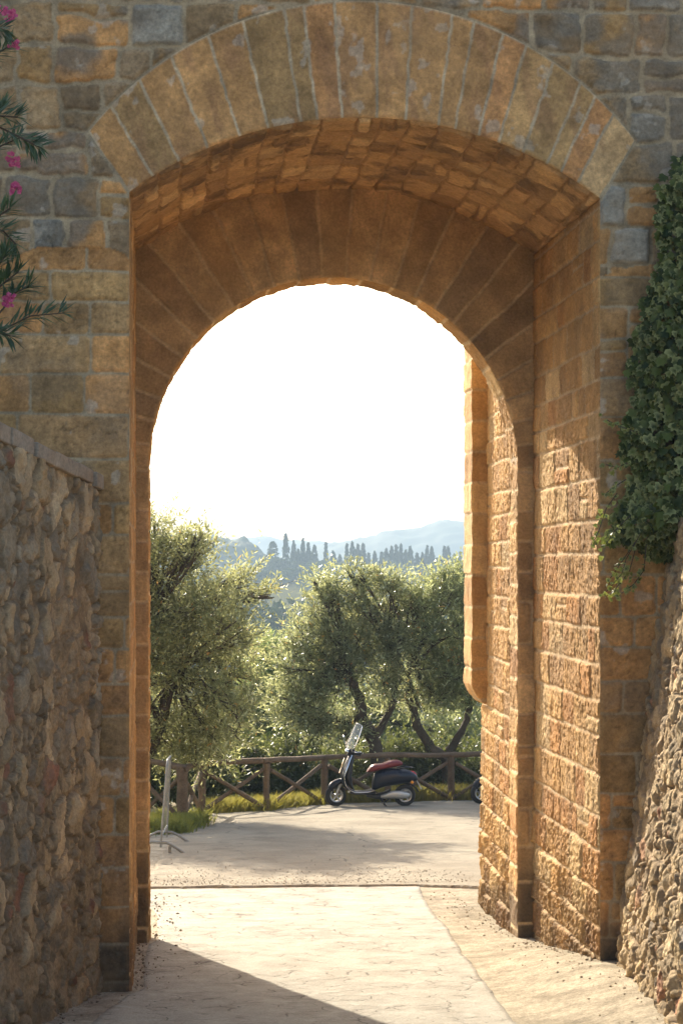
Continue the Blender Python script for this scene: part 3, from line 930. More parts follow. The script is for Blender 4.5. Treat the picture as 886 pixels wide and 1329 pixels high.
def crown_mesh(name, clumps, ntw, seed, per=14, L=.075, W=.019, twig=(.25, .55), cols=((.13, .15, .06), (.20, .22, .11)), up=.45, bias=.55):
    rs = np.random.RandomState(seed)
    cl = np.array(clumps)
    w = (cl[:, 3] * cl[:, 4] * cl[:, 5]) ** .62; w = w / w.sum()
    k = rs.choice(len(cl), ntw, p=w)
    dr = unit(rs.normal(size=(ntw, 3)))
    rad = rs.uniform(0, 1, (ntw, 1)) ** bias
    off = dr * rad * cl[k, 3:6]
    base = cl[k, :3] + off
    td = unit(dr * .7 * np.array([1, 1, .8]) + np.array([0, 0, up]) + rs.normal(size=(ntw, 3)) * .45)
    tl = rs.uniform(twig[0], twig[1], ntw) * np.where(rs.uniform(size=ntw) < .12, 1.8, 1)
    t = (np.arange(per) + .5) / per
    c = base[:, None, :] + td[:, None, :] * (tl[:, None] * t[None, :])[:, :, None]
    # droop
    c[:, :, 2] -= (t ** 2)[None, :] * tl[:, None] * rs.uniform(0, .35, ntw)[:, None]
    sd = unit(np.cross(td, rs.normal(size=(ntw, 3))))
    sgn = np.where(np.arange(per) % 2 == 0, 1, -1)
    s3 = sd[:, None, :] * sgn[None, :, None] + rs.normal(size=(ntw, per, 3)) * .45
    d = td[:, None, :] * .75 + s3 * .65
    n = rs.normal(size=(ntw, per, 3)) + np.array([0, 0, .7])
    c = c.reshape(-1, 3); d = d.reshape(-1, 3); n = n.reshape(-1, 3)
    m = len(c)
    Ls = L * rs.uniform(.6, 1.25, m); Ws = W * rs.uniform(.7, 1.25, m)
    v, f = leaf_quads(c, d, n, Ls, Ws)
    tone = (np.repeat(rs.uniform(0, 1, ntw), per) * .35 + rs.uniform(0, 1, m) * .65)[:, None] ** 1.4
    cc = np.array(cols[0])[None, :] * (1 - tone) + np.array(cols[1])[None, :] * tone
    sil = rs.uniform(size=m) < .12
    cc[sil] = np.array(cols[1]) * 1.15 + .10
    yl = rs.uniform(size=m) < .006
    cc[yl] = (.45, .22, .05)
    cc = np.repeat(cc, 4, 0)
    return np_mesh(name, v, f, False, cc), base, td, tl

def olive(label, base, trunks, clumps_px, d, ntw, seed, name='olive_tree', group=None, depth=1.0, shift=0, **kw):
    root = empty(name, base); tag(root, label, 'tree', group)
    rs = random.Random(seed)
    cl = []
    for (px, py, rx, ry) in clumps_px:
        yy = d + shift + rs.uniform(-.5, .5) * depth
        s = yy / F
        x, z = P(px, py, yy)
        cl.append((x, yy, z, rx * s * .72, .4 * (rx + ry) * s * depth, ry * s * .72))
        for q in range(5):
            a = rs.uniform(0, 2 * PI); kr = rs.uniform(.35, .5); ro = rs.uniform(.55, .85)
            cl.append((x + math.cos(a) * rx * s * ro, yy + rs.uniform(-.6, .6) * depth, z + math.sin(a) * ry * s * ro, rx * s * kr, .4 * (rx + ry) * s * kr * 1.2, ry * s * kr))
    me, bp, td, tl = crown_mesh('crown', cl, ntw, seed, **kw)
    link('crown', me, M['leaf'], root, base)
    tb = MB()
    for pts, r0, r1 in trunks:
        n = len(pts); fine = []; rr = []
        for i in range(n - 1):
            for j in range(4):
                t = j / 4
                p = Vector(pts[i]).lerp(Vector(pts[i + 1]), t)
                p += Vector([rs.uniform(-.02, .02) for _ in range(3)])
                fine.append(p); rr.append(r0 + (r1 - r0) * (i + t) / (n - 1))
        fine.append(Vector(pts[-1])); rr.append(r1)
        tb.tube(fine, rr, 9, .16, seed)
    tb.build('trunk', M['bark'], root, base)
    br = MB()
    ends = [Vector(t[0][-1]) for t in trunks]
    for c in cl:
        cv = Vector(c[:3])
        e = min(ends, key=lambda p: (p - cv).length)
        mid = e.lerp(cv, .5) + Vector((rs.uniform(-.15, .15), rs.uniform(-.15, .15), .1))
        br.tube([e, mid, cv], [.034, .02, .008], 6, .1, seed)
        for q in range(4):
            en = cv + Vector([rs.uniform(-.8, .8) * c[3 + a] for a in range(3)])
            br.tube([mid.lerp(cv, rs.random()), en], [.018, .008], 5, 0, seed)
    for i in range(0, len(bp), 7):
        p = Vector(bp[i]); br.tube([p - Vector(td[i]) * .12, p + Vector(td[i]) * float(tl[i]) * .95], [.005, .003], 3, 0, 0, cap=False)
    br.build('branches', M['bark'], root, base)
    return root

G0 = lambda x, y: float(gz(x, y))
# big olive on the left, leaning over the fence
d = 39.0
bx = P(176, 1000, d)[0]
olive('silvery olive tree at the left with a ragged crown partly cut off by the gate', (bx, d, G0(bx, d)),
      [([(bx, d, G0(bx, d) - .3), (bx + .1, d, G0(bx, d) + .8), V3(205, 940, d), V3(225, 880, d)], .17, .09),
       ([V3(205, 945, d), V3(185, 880, d + .2), V3(195, 800, d)], .07, .03)],
      [(225, 790, 50, 55), (275, 790, 48, 50), (235, 860, 60, 60), (290, 850, 42, 55), (195, 730, 30, 45), (310, 770, 28, 26), (248, 735, 34, 30), (338, 772, 18, 14), (212, 692, 24, 26), (264, 708, 20, 22),
       (230, 930, 62, 55), (285, 925, 42, 52), (180, 860, 60, 80), (120, 700, 60, 55), (95, 790, 70, 80), (150, 672, 42, 36), (60, 740, 50, 60), (120, 890, 60, 60), (200, 968, 52, 32), (268, 972, 36, 26), (170, 780, 40, 60), (300, 890, 30, 40)],
      d, 6400, 11, per=12, L=.105, W=.030, cols=((.065, .068, .022), (.25, .25, .10)), up=.5)
# olive behind the scooter
d = 46.5
bx = P(497, 1010, d)[0]
olive('broad olive tree behind the parked scooter, its thick dark trunk bending up to the left', (bx, d, G0(bx, d)),
      [([(bx, d, G0(bx, d) - .3), V3(494, 1000, d), V3(484, 960, d), V3(468, 930, d), V3(466, 905, d), V3(456, 884, d)], .17, .10),
       ([V3(470, 935, d), V3(452, 938, d)], .09, .06), ([V3(484, 960, d), V3(510, 915, d + .2), V3(515, 860, d + .2)], .09, .05)],
      [(450, 800, 48, 42), (488, 775, 38, 32), (415, 850, 46, 45), (486, 845, 48, 52), (385, 885, 36, 36), (440, 895, 48, 40), (418, 765, 22, 20),
       (515, 880, 32, 45), (462, 757, 22, 20), (395, 925, 40, 35), (520, 800, 22, 40), (440, 945, 40, 22)],
      d, 3400, 12, depth=.65, per=12, L=.115, W=.034, cols=((.05, .06, .025), (.235, .25, .125)), up=.5)
# olive on the right with a forked trunk
d = 47.0
bx = P(586, 1010, d)[0]
olive('olive tree at the right of the opening with a wide V-shaped forked trunk', (bx, d, G0(bx, d)),
      [([(bx, d, G0(bx, d) - .3), V3(580, 985, d), V3(560, 972, d), V3(540, 940, d), V3(531, 905, d), V3(530, 870, d)], .14, .07),
       ([V3(576, 985, d), V3(590, 965, d), V3(605, 935, d), V3(612, 900, d)], .10, .06)],
      [(570, 790, 40, 42), (600, 770, 34, 30), (590, 850, 42, 50), (562, 860, 30, 50), (620, 820, 40, 50), (610, 900, 38, 36), (565, 915, 32, 26), (650, 860, 50, 70), (545, 800, 18, 34), (640, 770, 40, 30)],
      d, 2700, 13, depth=.65, per=12, L=.115, W=.034, cols=((.045, .06, .022), (.21, .24, .10)), up=.7)
d = 55.0
bx = P(350, 1000, d)[0]
olive('brighter green olive tree lower down the slope, between the left tree and the central tree', (bx, d, G0(bx, d)),
      [([(bx, d, G0(bx, d) - .3), (bx, d, G0(bx, d) + 1.5), V3(355, 930, d), V3(350, 890, d)], .16, .09)],
      [(350, 870, 38, 34), (325, 895, 32, 38), (385, 860, 26, 26), (360, 920, 50, 45), (400, 900, 40, 40), (310, 940, 40, 40), (340, 975, 60, 40)],
      d, 2600, 14, L=.13, W=.038, cols=((.05, .09, .018), (.19, .27, .07)), up=.6)
d = 57.0
bx = P(470, 1000, d)[0]
olive('shaded olive tree down the slope, seen beneath the crown of the central tree', (bx, d, G0(bx, d)),
      [([(bx, d, G0(bx, d) - .3), (bx, d, G0(bx, d) + 1.5), V3(468, 930, d)], .16, .09)],
      [(440, 930, 50, 40), (500, 920, 50, 45), (470, 970, 70, 40), (560, 950, 50, 45), (410, 970, 40, 40), (610, 930, 40, 60)],
      d, 2500, 15, L=.13, W=.038, cols=((.04, .06, .018), (.15, .19, .07)), up=.5)
# shrubs just beyond the fence
shr = [(205, 42.5, 46, 52, 'feathery shrub beyond the fence behind the steel barrier'),
       (262, 43.5, 40, 46, 'green shrub beyond the fence behind its corner post'),
       (318, 45.2, 42, 50, 'dark shrub beyond the fence, right of the green corner shrub'),
       (368, 46.0, 40, 52, 'dark shrub beyond the fence in the gap left of the scooter'),
       (430, 47.0, 42, 44, 'low shrub beyond the fence behind the scooter front wheel'),
       (500, 47.6, 46, 46, 'low shrub beyond the fence behind the red scooter seat'),
       (556, 47.8, 40, 46, 'shrub beyond the fence between scooter tail and forked olive'),
       (618, 47.4, 46, 54, 'shrub beyond the fence at the right edge of the opening')]
for i, (px, dd, rx, ry, lb) in enumerate(shr):
    x, z = P(px, 1028 - ry * .55, dd)
    zb_ = G0(x, dd)
    root = empty('shrub', (x, dd, zb_)); tag(root, lb, 'shrub', 'shrubs beyond the fence')
    s = dd / F
    zc = z; cl = []
    rs = random.Random(i)
    for q in range(5):
        cl.append((x + rs.uniform(-.4, .4) * rx * s, dd + rs.uniform(-.3, .3), zc + rs.uniform(-.5, .35) * ry * s, rx * s * .7, .5, ry * s * .6))
    cl.append((x, dd, (zb_ + zc) / 2, rx * s * .9, .5, abs(zc - zb_) * .55 + .1))
    me, bp, td, tl = crown_mesh('foliage', cl, 800, 50 + i, per=12, L=.12, W=.04, cols=((.02, .03, .01), (.09, .12, .03)) if i in (2, 3) else ((.045, .06, .018), (.18, .21, .06)), up=.6)
    link('foliage', me, M['leafd'], root, (x, dd, zb_))
    b = MB()
    for q in range(6):
        c = cl[rs.randrange(5)]
        b.tube([(x + rs.uniform(-.1, .1), dd, zb_ - .1), (x + rs.uniform(-.2, .2), dd, (zb_ + c[2]) / 2), c[:3]], [.03, .02, .01], 5, .1, q)
    b.build('stems', M['bark'], root, (x, dd, zb_))

# ------------------------------------------------------------------ grass
def grass(name, pts, n, h0, h1, cols, seed, label, w=.012):
    rs = np.random.RandomState(seed)
    pts = np.asarray(pts)                      # (x, y, radius x, radius y)
    k = rs.randint(0, len(pts), n)
    x = pts[k, 0] + rs.normal(size=n) * pts[k, 2] * .5; y = pts[k, 1] + rs.normal(size=n) * pts[k, 3] * .5
    z = gz(x, y)
    c = np.stack([x, y, z - .02], 1)
    d = unit(np.stack([rs.normal(size=n) * .35, rs.normal(size=n) * .35, np.ones(n)], 1))
    H = rs.uniform(h0, h1, n)
    side = unit(np.cross(d, rs.normal(size=(n, 3)))) * w
    bend = np.stack([rs.normal(size=n), rs.normal(size=n), -.5 * np.ones(n)], 1) * .22
    a = c - side * .5; b_ = c + side * .5
    m1 = c + d * H[:, None] * .55 + side * .4; m2 = c + d * H[:, None] * .55 - side * .4
    tip = c + d * H[:, None] + bend * H[:, None]
    v = np.stack([a, b_, m1, tip, m2], 1).reshape(-1, 3)
    f = np.arange(n * 5).reshape(-1, 5)
    t = rs.uniform(0, 1, (n, 1))
    cc = np.array(cols[0]) * (1 - t) + np.array(cols[1]) * t
    o = link(name, np_mesh(name, v, f, False, np.repeat(cc, 5, 0)), M['grass'])
    return tag(o, label, 'grass', kind='stuff')
fpts = []
for px in range(268, 432, 6):
    yy = np.interp(px, [262, 346, 421, 585], [40.3, 41.0, 42.8, 43.5]) + .35
    fpts.append((P(px, 1050, yy)[0], yy, .15, .45))
grass('grass', fpts, 9000, .12, .42, ((.17, .165, .035), (.36, .30, .08)), 3, 'bright yellow green grass along the foot of the fence')
fpts = []
for px in range(425, 640, 6):
    yy = np.interp(px, [262, 346, 421, 585], [40.3, 41.0, 42.8, 43.5]) + .45
    fpts.append((P(px, 1050, yy)[0], yy, .15, .4))
grass('grass', fpts, 7000, .12, .5, ((.26, .19, .06), (.20, .19, .05)), 4, 'dry straw coloured grass behind the scooter and right fence')
fpts = [(P(px, 1070, yy)[0], yy, .25, .5) for px, yy in ((196, 37.6), (210, 37.0), (222, 37.4), (236, 37.0), (246, 37.6), (228, 36.2), (205, 36.0), (190, 36.5), (215, 38.5), (250, 38.6))]
grass('grass', fpts, 11000, .12, .34, ((.09, .12, .03), (.20, .24, .06)), 5, 'clump of lush green grass below the left fence post')

# ------------------------------------------------------------------ FENCE
posts = [(178, 38.6, .07), (237, 37.9, .10), (262, 40.2, .075), (346, 41.0, .065), (421, 42.7, .065), (503, 43.2, .065), (585, 43.6, .075), (668, 43.7, .07), (750, 43.7, .07)]
FP = [(P(px, 1050, y)[0], y, r) for px, y, r in posts]
fo = (FP[3][0], FP[3][1], G0(FP[3][0], FP[3][1]))
fence = empty('log_fence', fo)
tag(fence, 'rustic log fence with a top rail and crossed braces along the road edge', 'fence')
FH = .93
rg = random.Random(12)
for i, (x, y, r) in enumerate(FP):
    z = G0(x, y)
    b = MB(); hh = FH if i != 1 else 1.0
    pts = [(x + rg.uniform(-.01, .01), y, z - .15 + (hh + .13) * t) for t in (0, .25, .5, .75, 1)]
    b.tube(pts, [r * rg.uniform(.92, 1.08) for _ in pts], 10, .05, i)
    b.build('post', M['wood'], fence, fo)
for i in range(len(FP) - 1):
    (x0, y0, r0), (x1, y1, r1) = FP[i], FP[i + 1]
    z0 = G0(x0, y0); z1 = G0(x1, y1)
    n = 5
    b = MB(); pts = []
    dx = x1 - x0; dy = y1 - y0; l = math.hypot(dx, dy); ex, ey = dx / l * .12, dy / l * .12
    h0 = FH + .02 + (.02 if i % 2 else 0); h1 = FH + .02 + (0 if i % 2 else .02)
    if i == 0: h0 = 1.12
    for k in range(n):
        t = k / (n - 1)
        pts.append((x0 - ex + (dx + 2 * ex) * t, y0 - ey + (dy + 2 * ey) * t, z0 + h0 + (z1 + h1 - z0 - h0) * t + rg.uniform(-.012, .012)))
    b.tube(pts, [.052 * rg.uniform(.85, 1.1) for _ in pts], 9, .05, i); b.build('top_rail', M['wood'], fence, fo)
    for s in (0, 1):
        b = MB()
        za, zb2 = (z0 + .06, z1 + FH - .09) if s else (z0 + FH - .09, z1 + .06)
        off = .035 if s else -.035
        pts = [(x0 + dx * t, y0 + dy * t + off, za + (zb2 - za) * t + rg.uniform(-.008, .008)) for t in (.06, .35, .65, .94)]
        b.tube(pts, [.042 * rg.uniform(.85, 1.1) for _ in pts], 8, .05, i + 20 * s); b.build('brace', M['wood'], fence, fo)

# ------------------------------------------------------------------ steel crowd barrier, seen end on
M['galv'] = plain('galvanised_steel', (.25, .25, .23), .5, .6, var=.2, scale=20)
bp0 = Vector((P(208.5, 1100, 31.6)[0], 31.6, 0)); bp1 = Vector((P(216.5, 1090, 33.6)[0], 33.6, 0))
bz0 = G0(bp0.x, bp0.y) + .03; bz1 = G0(bp1.x, bp1.y) + .03
bar = empty('crowd_barrier', (bp0.x, bp0.y, bz0))
tag(bar, 'galvanised steel crowd barrier standing end on beside the left jamb of the gate', 'barrier')
bo = (bp0.x, bp0.y, bz0)
HB = 1.33
t0 = Vector((bp0.x + .10, bp0.y, bz0)); t1 = Vector((bp1.x + .055, bp1.y, bz1))
b = MB()
b.tube([Vector((bp0.x, bp0.y, bz0 + .08)), t0 + Vector((-.01, 0, HB - .12)), t0 + Vector((0, .06, HB - .02)), t0 + Vector((0, .16, HB)),
        t1 + Vector((0, -.16, HB)), t1 + Vector((0, -.06, HB - .02)), t1 + Vector((0, 0, HB - .12)), Vector((bp1.x, bp1.y, bz1 + .08))], .016, 10)
b.tube([Vector((bp0.x + .012, bp0.y, bz0 + .25)), Vector((bp1.x + .006, bp1.y, bz1 + .25))], .016, 8)
b.build('frame', M['galv'], bar, bo)
b = MB()
for k in range(1, 5):
    t = k / 5
    lo = Vector((bp0.x + .012, bp0.y, bz0 + .25)).lerp(Vector((bp1.x + .006, bp1.y, bz1 + .25)), t)
    hi = (t0 + Vector((0, 0, HB))).lerp(t1 + Vector((0, 0, HB)), t)
    b.tube([lo, hi], .004, 6)
b.build('bars', M['galv'], bar, bo)
for p, z in ((bp0, bz0), (bp1, bz1)):
    b = MB()
    b.tube([(p.x - .38, p.y, z - .02), (p.x - .24, p.y, z + .11), (p.x - .13, p.y, z + .16), (p.x + .08, p.y, z + .15), (p.x + .16, p.y, z + .11), (p.x + .37, p.y, z - .03)], .02, 10)
    b.build('foot', M['galv'], bar, bo)
b = MB(); b.box(bp0.x + .11, bp0.x + .16, bp0.y - .01, bp0.y + .01, bz0 - .06, bz0 + .1)
b.build('bracket', M['galv'], bar, bo, bevel=.003)

# ------------------------------------------------------------------ SCOOTER
M['navy'] = plain('dark_blue_paint', (.006, .008, .018), .32, 0, .3, coat=.12, var=.05)
M['black'] = plain('black_plastic', (.015, .015, .016), .5)
M['tyre'] = plain('tyre_rubber', (.018, .018, .018), .85)
M['redseat'] = plain('dark_red_leather', (.16, .012, .014), .38)
M['chrome'] = plain('chrome', (.75, .75, .75), .12, 1.0, var=.03)
M['alu'] = plain('cast_aluminium', (.42, .41, .38), .4, .7)
M['amber'] = plain('amber_lens', (.9, .30, .01), .25)
M['redlens'] = plain('red_lens', (.40, .01, .01), .2)
M['whitep'] = plain('white_plate', (.7, .7, .68), .4)
def glass():
    m, N, L, bs = new_mat('clear_screen')
    bs.inputs['Base Color'].default_value = (.95, .98, 1, 1); bs.inputs['Roughness'].default_value = .03
    bs.inputs['Alpha'].default_value = .13; bs.inputs['IOR'].default_value = 1.49; bs.inputs['Specular IOR Level'].default_value = 1.0
    return m
M['glass'] = glass()

def make_scooter():
    r = empty('motor_scooter', (0, 0, 0))
    def wheel(cx, cz, turn, nm='wheel'):
        w = MB(); w.lathe_y([(.125, -.045), (.165, -.052), (.195, -.038), (.21, -.012), (.21, .012), (.195, .038), (.165, .052), (.125, .045)], n=40)
        ty = w.build('tyre', M['tyre'], None)
        hub = empty(nm, (cx, 0, cz), turn); hub.parent = r
        return ty, hub
    # front wheel and rear wheel: the tyre mesh carries rim and hub as sub-parts
    for cx, cz, turn in ((0, .21, .22), (1.34, .21, 0)):
        w = MB(); w.lathe_y([(.125, -.045), (.165, -.052), (.195, -.038), (.21, -.012), (.21, .012), (.195, .038), (.165, .052), (.125, .045)], n=40)
        ty = w.build('wheel', M['tyre'], r); ty.location = (cx, 0, cz); ty.rotation_euler = (0, 0, turn)
        w = MB(); w.lathe_y([(.108, -.043), (.128, -.05), (.134, -.045), (.128, .045), (.108, .043), (.115, 0)], n=40)
        for k in range(5):
            a = 2 * PI * k / 5 + .3
            w.tube([(.02 * math.cos(a), -.02, .02 * math.sin(a)), (.075 * math.cos(a), -.035, .075 * math.sin(a)), (.117 * math.cos(a), -.03, .117 * math.sin(a))], [.022, .015, .017], 6)
        w.lathe_y([(.002, -.05), (.035, -.045), (.04, 0), (.035, .045), (.002, .05)], n=20)
        w.build('rim', M['alu'], ty)
    # front fork arm
    b = MB(); b.tube([(0, -.075, .21), (.03, -.085, .33), (.1, -.03, .45), (.14, 0, .56)], [.028, .026, .03, .035], 10)
    b.tube([(0.01, -.085, .22), (.05, -.085, .40)], .018, 8)
    b.build('fork', M['alu'], r)
    # mudguard: hood over the wheel
    b = MB(); secs = []
    vs = []; fs = []
    prof = [(-.10, .235, .028), (-.155, .30, .06), (-.165, .37, .085), (-.13, .44, .10), (-.06, .50, .105), (.03, .535, .10), (.12, .545, .09), (.2, .50, .08), (.235, .41, .06)]
    for (x, z, w_) in prof:
        ang = math.atan2(z - .25, x - .03)
        for k in range(9):
            t = -1 + 2 * k / 8
            dr = -abs(t) ** 2.5 * .10
            vs.append((x + dr * math.cos(ang), w_ * math.sin(t * PI / 2), z + dr * math.sin(ang)))
    for i in range(len(prof) - 1):
        for k in range(8):
            fs.append((i * 9 + k, i * 9 + k + 1, (i + 1) * 9 + k + 1, (i + 1) * 9 + k))
    b.add(vs, fs)
    o = b.build('front_mudguard', M['navy'], r, sub=1); o.rotation_euler = (0, 0, .1)
    so = o.modifiers.new('s', 'SOLIDIFY'); so.thickness = .006
    # leg shield: curved sheet following the steering column then sweeping into the floor
    vs = []; fs = []
    spine = [(.275, .99, .09), (.235, .91, .14), (.19, .80, .20), (.145, .70, .235), (.115, .60, .245), (.12, .50, .235), (.16, .40, .21), (.23, .33, .185), (.33, .275, .17)]
    for (x, z, w_) in spine:
        for k in range(13):
            t = -1 + 2 * k / 12
            bow = -(1 - t * t) * .055
            vs.append((x + bow + .02, t * w_, z))
    for i in range(len(spine) - 1):
        for k in range(12):
            fs.append((i * 13 + k, i * 13 + k + 1, (i + 1) * 13 + k + 1, (i + 1) * 13 + k))
    b = MB(); b.add(vs, fs); o = b.build('leg_shield', M['navy'], r, sub=1)
    so = o.modifiers.new('s', 'SOLIDIFY'); so.thickness = .02
    b = MB()
    for sgn in (-1, 1):
        b.tube([(x + .02, sgn * w_, z) for (x, z, w_) in spine] + [(.46, sgn * .175, .275), (.6, sgn * .18, .285), (.72, sgn * .18, .32)], .0085, 6)
    b.build('trim', M['chrome'], o)
    b = MB(); b.tube([(.165, -.012, .93), (.12, -.012, .8), (.07, -.012, .64)], .02, 8, flat=.7); b.build('horn_cover', M['chrome'], o)
    # inner column / glove box
    b = MB(); b.loft([((.30, 0, .98), .075, .06, 1.3), ((.275, 0, .86), .13, .065, 1.35), ((.235, 0, .72), .165, .08, 1.35), ((.215, 0, .58), .17, .08, 1.5), ((.25, 0, .44), .14, .07, 1.8), ((.32, 0, .33), .12, .04, 2.0)], 20)
    b.build('glove_box', M['black'], r)
    # floorboard
    b = MB(); b.loft([((.26, 0, .29), .15, .04, .5), ((.38, 0, .265), .175, .035, .1), ((.55, 0, .265), .18, .035, 0), ((.74, 0, .29), .18, .05, -.3)], 20, 4)
    b.build('floorboard', M['navy'], r)
    b = MB(); b.loft([((.60, 0, .21), .08, .03, 0), ((.75, 0, .19), .1, .05, 0), ((.9, 0, .2), .1, .07, 0), ((1.05, 0, .25), .09, .08, 0)], 14)
    b.build('underframe', M['black'], r)
    # rear body
    b = MB(); b.loft([((.70, 0, .46), .12, .155, .12), ((.74, 0, .475), .165, .185, .08), ((.86, 0, .53), .205, .175, .0), ((1.0, 0, .565), .235, .175, .0), ((1.16, 0, .58), .235, .165, 0), ((1.32, 0, .585), .215, .145, 0), ((1.45, 0, .575), .165, .115, 0), ((1.54, 0, .555), .11, .08, 0), ((1.585, 0, .535), .055, .045, 0)], 28, 2.4)
    bd = b.build('body', M['navy'], r, sub=1)
    b = MB(); b.loft([((1.2, -.20, .50), .045, .06, 0), ((1.3, -.205, .49), .04, .055, 0), ((1.44, -.17, .47), .03, .04, 0)], 14)
    ti = MB(); ti.sphere((1.455, -.165, .475), .032, .026, .032); ti.build('turn_signal', M['amber'], bd)
    ti = MB(); ti.sphere((1.455, .165, .475), .032, .026, .032); ti.build('turn_signal', M['amber'], bd)
    # wheel hugger behind
    b = MB(); b.loft([((1.34, 0, .445), .07, .02, 0), ((1.47, 0, .42), .075, .02, .5), ((1.56, 0, .35), .07, .014, .9), ((1.60, 0, .28), .065, .012, 1.2)], 14)
    b.build('rear_mudguard', M['black'], r)
    # seat
    b = MB(); b.loft([((.60, 0, .69), .07, .04, .6), ((.635, 0, .715), .115, .075, .4), ((.72, 0, .745), .14, .075, .1), ((.82, 0, .755), .15, .06, 0), ((.93, 0, .775), .15, .058, -.15), ((1.02, 0, .81), .15, .07, -.15), ((1.14, 0, .835), .145, .068, -.05), ((1.24, 0, .835), .12, .05, 0), ((1.29, 0, .82), .07, .028, 0)], 24, 2.8)
    b.build('seat', M['redseat'], r, sub=1)
    b = MB(); b.tube([(1.2, -.15, .735), (1.35, -.14, .76), (1.47, -.08, .75), (1.49, 0, .75), (1.47, .08, .75), (1.35, .14, .76), (1.2, .15, .735)], .012, 8)
    b.build('grab_rail', M['black'], r)
    b = MB(); b.loft([((1.42, 0, .66), .08, .03, .3), ((1.5, 0, .635), .075, .045, .3), ((1.555, 0, .605), .045, .025, .3)], 14); b.build('tail_light', M['redlens'], r)
    b = MB(); b.hexa([(1.56, -.08, .50), (1.56, .08, .50), (1.57, -.08, .50), (1.57, .08, .50), (1.65, -.08, .33), (1.65, .08, .33), (1.66, -.08, .335), (1.66, .08, .335)][:4] + [(1.65, -.08, .33), (1.65, .08, .33), (1.66, -.08, .335), (1.66, .08, .335)])
    b.build('number_plate', M['whitep'], r, smooth=False)
    # engine, swingarm, silencer
    b = MB(); b.loft([((.86, -.09, .19), .03, .03, 0), ((.95, -.12, .205), .05, .05, 0), ((1.08, -.135, .235), .05, .075, 0), ((1.22, -.135, .235), .05, .08, 0), ((1.34, -.12, .225), .05, .065, 0), ((1.42, -.11, .22), .03, .035, 0)], 18, 3)
    b.build('engine', M['alu'], r)
    b = MB(); b.tube([(.88, .13, .17), (1.05, .15, .19), (1.45, .15, .24)], [.03, .06, .055], 14); b.build('silencer', M['alu'], r)
    b = MB(); b.tube([(.86, -.14, .17), (.93, -.16, .05), (.97, -.17, .0)], .012, 8); b.tube([(.86, .14, .17), (.93, .16, .05), (.97, .17, .0)], .012, 8); b.tube([(.93, -.16, .05), (.93, .16, .05)], .012, 8)
    b.tube([(.94, -.16, .09), (1.0, -.2, .16)], .012, 8)
    b.build('stand', M['black'], r)
    # handlebar head, turned a little to the viewer's side
    hd = empty('h', (0, 0, 0)); bpy.data.objects.remove(hd)
    tr = Matrix.Translation((.28, 0, 0)) @ Matrix.Rotation(.3, 4, 'Z') @ Matrix.Translation((-.28, 0, 0))
    def T(o):
        o.data.transform(tr); return o
    b = MB(); b.loft([((.205, 0, 1.045), .06, .06, .2), ((.25, 0, 1.05), .085, .075, .2), ((.33, 0, 1.045), .10, .05, .2), ((.42, 0, 1.01), .085, .035, .3), ((.49, 0, .975), .04, .02, .4)], 20)
    hb = T(b.build('handlebar', M['navy'], r, sub=1))
    b = MB(); b.tube([(.36, -.33, 1.05), (.31, -.2, 1.04), (.29, 0, 1.04), (.31, .2, 1.04), (.36, .33, 1.05)], .022, 10); T(b.build('grips', M['black'], hb))
    for sgn in (-1, 1):
        b = MB(); b.tube([(.36, sgn * .32, 1.07), (.28, sgn * .2, 1.05)], .008, 6); T(b.build('lever', M['chrome'], hb))
    b = MB(); b.sphere((.195, 0, 1.05), .03, .062, .062); hl = T(b.build('headlight', M['chrome'], hb))
    for sgn in (-1, 1):
        b = MB(); b.tube([(.29, sgn * .12, 1.08), (.26, sgn * .24, 1.2), (.25, sgn * .28, 1.27)], .007, 6); b.sphere((.25, sgn * .29, 1.31), .012, .055, .045); T(b.build('mirror', M['chrome'], hb))
    # windscreen
    vs = []; fs = []
    for i in range(9):
        z = i / 8
        for k in range(11):
            t = -1 + 2 * k / 10
            wd = .22 * (1 - .28 * z ** 3) * (1 if i else .8)
            vs.append((.20 + .19 * z + .06 * t * t, t * wd, 1.13 + .47 * z - .05 * t * t * z))
    for i in range(8):
        for k in range(10):
            fs.append((i * 11 + k, i * 11 + k + 1, (i + 1) * 11 + k + 1, (i + 1) * 11 + k))
    b = MB(); b.add(vs, fs); ws = T(b.build('windscreen', M['glass'], r))
    so = ws.modifiers.new('s', 'SOLIDIFY'); so.thickness = .005
    b = MB()
    ed_ = [vs[i * 11] for i in range(9)] + [vs[8 * 11 + k] for k in range(11)] + [vs[i * 11 + 10] for i in range(8, -1, -1)]
    b.tube(ed_, .0065, 6); b.tube([(.26, -.1, 1.06), (.22, -.12, 1.25)], .007, 6); b.tube([(.26, .1, 1.06), (.22, .12, 1.25)], .007, 6)
    T(b.build('screen_frame', M['chrome'], ws))
    return r
sc1 = make_scooter()
sd_ = 41.9
x1 = P(435.3, 1040, sd_)[0]
GRP = 'scooters parked against the log fence'
zsc = G0(x1 + .7, sd_) + .042
sc1.location = (x1, sd_ - .05, zsc); sc1.rotation_euler = (0, R(.6), R(-1.5) + .06)
tag(sc1, 'dark blue scooter with red seat and clear windscreen parked facing left by the fence', 'motor scooter', GRP)
def copy_tree(o, parent=None):
    c = o.copy(); col.objects.link(c)
    if parent: c.parent = parent
    for ch in o.children: copy_tree(ch, c)
    return c
sc2 = copy_tree(sc1)
x2 = P(622, 1035, 42.4)[0]
sc2.location = (x2, 42.3, G0(x2 + .6, 42.4) + .042)
tag(sc2, 'second scooter, only its front tyre and mudguard showing past the right side of the gate', 'motor scooter', GRP)

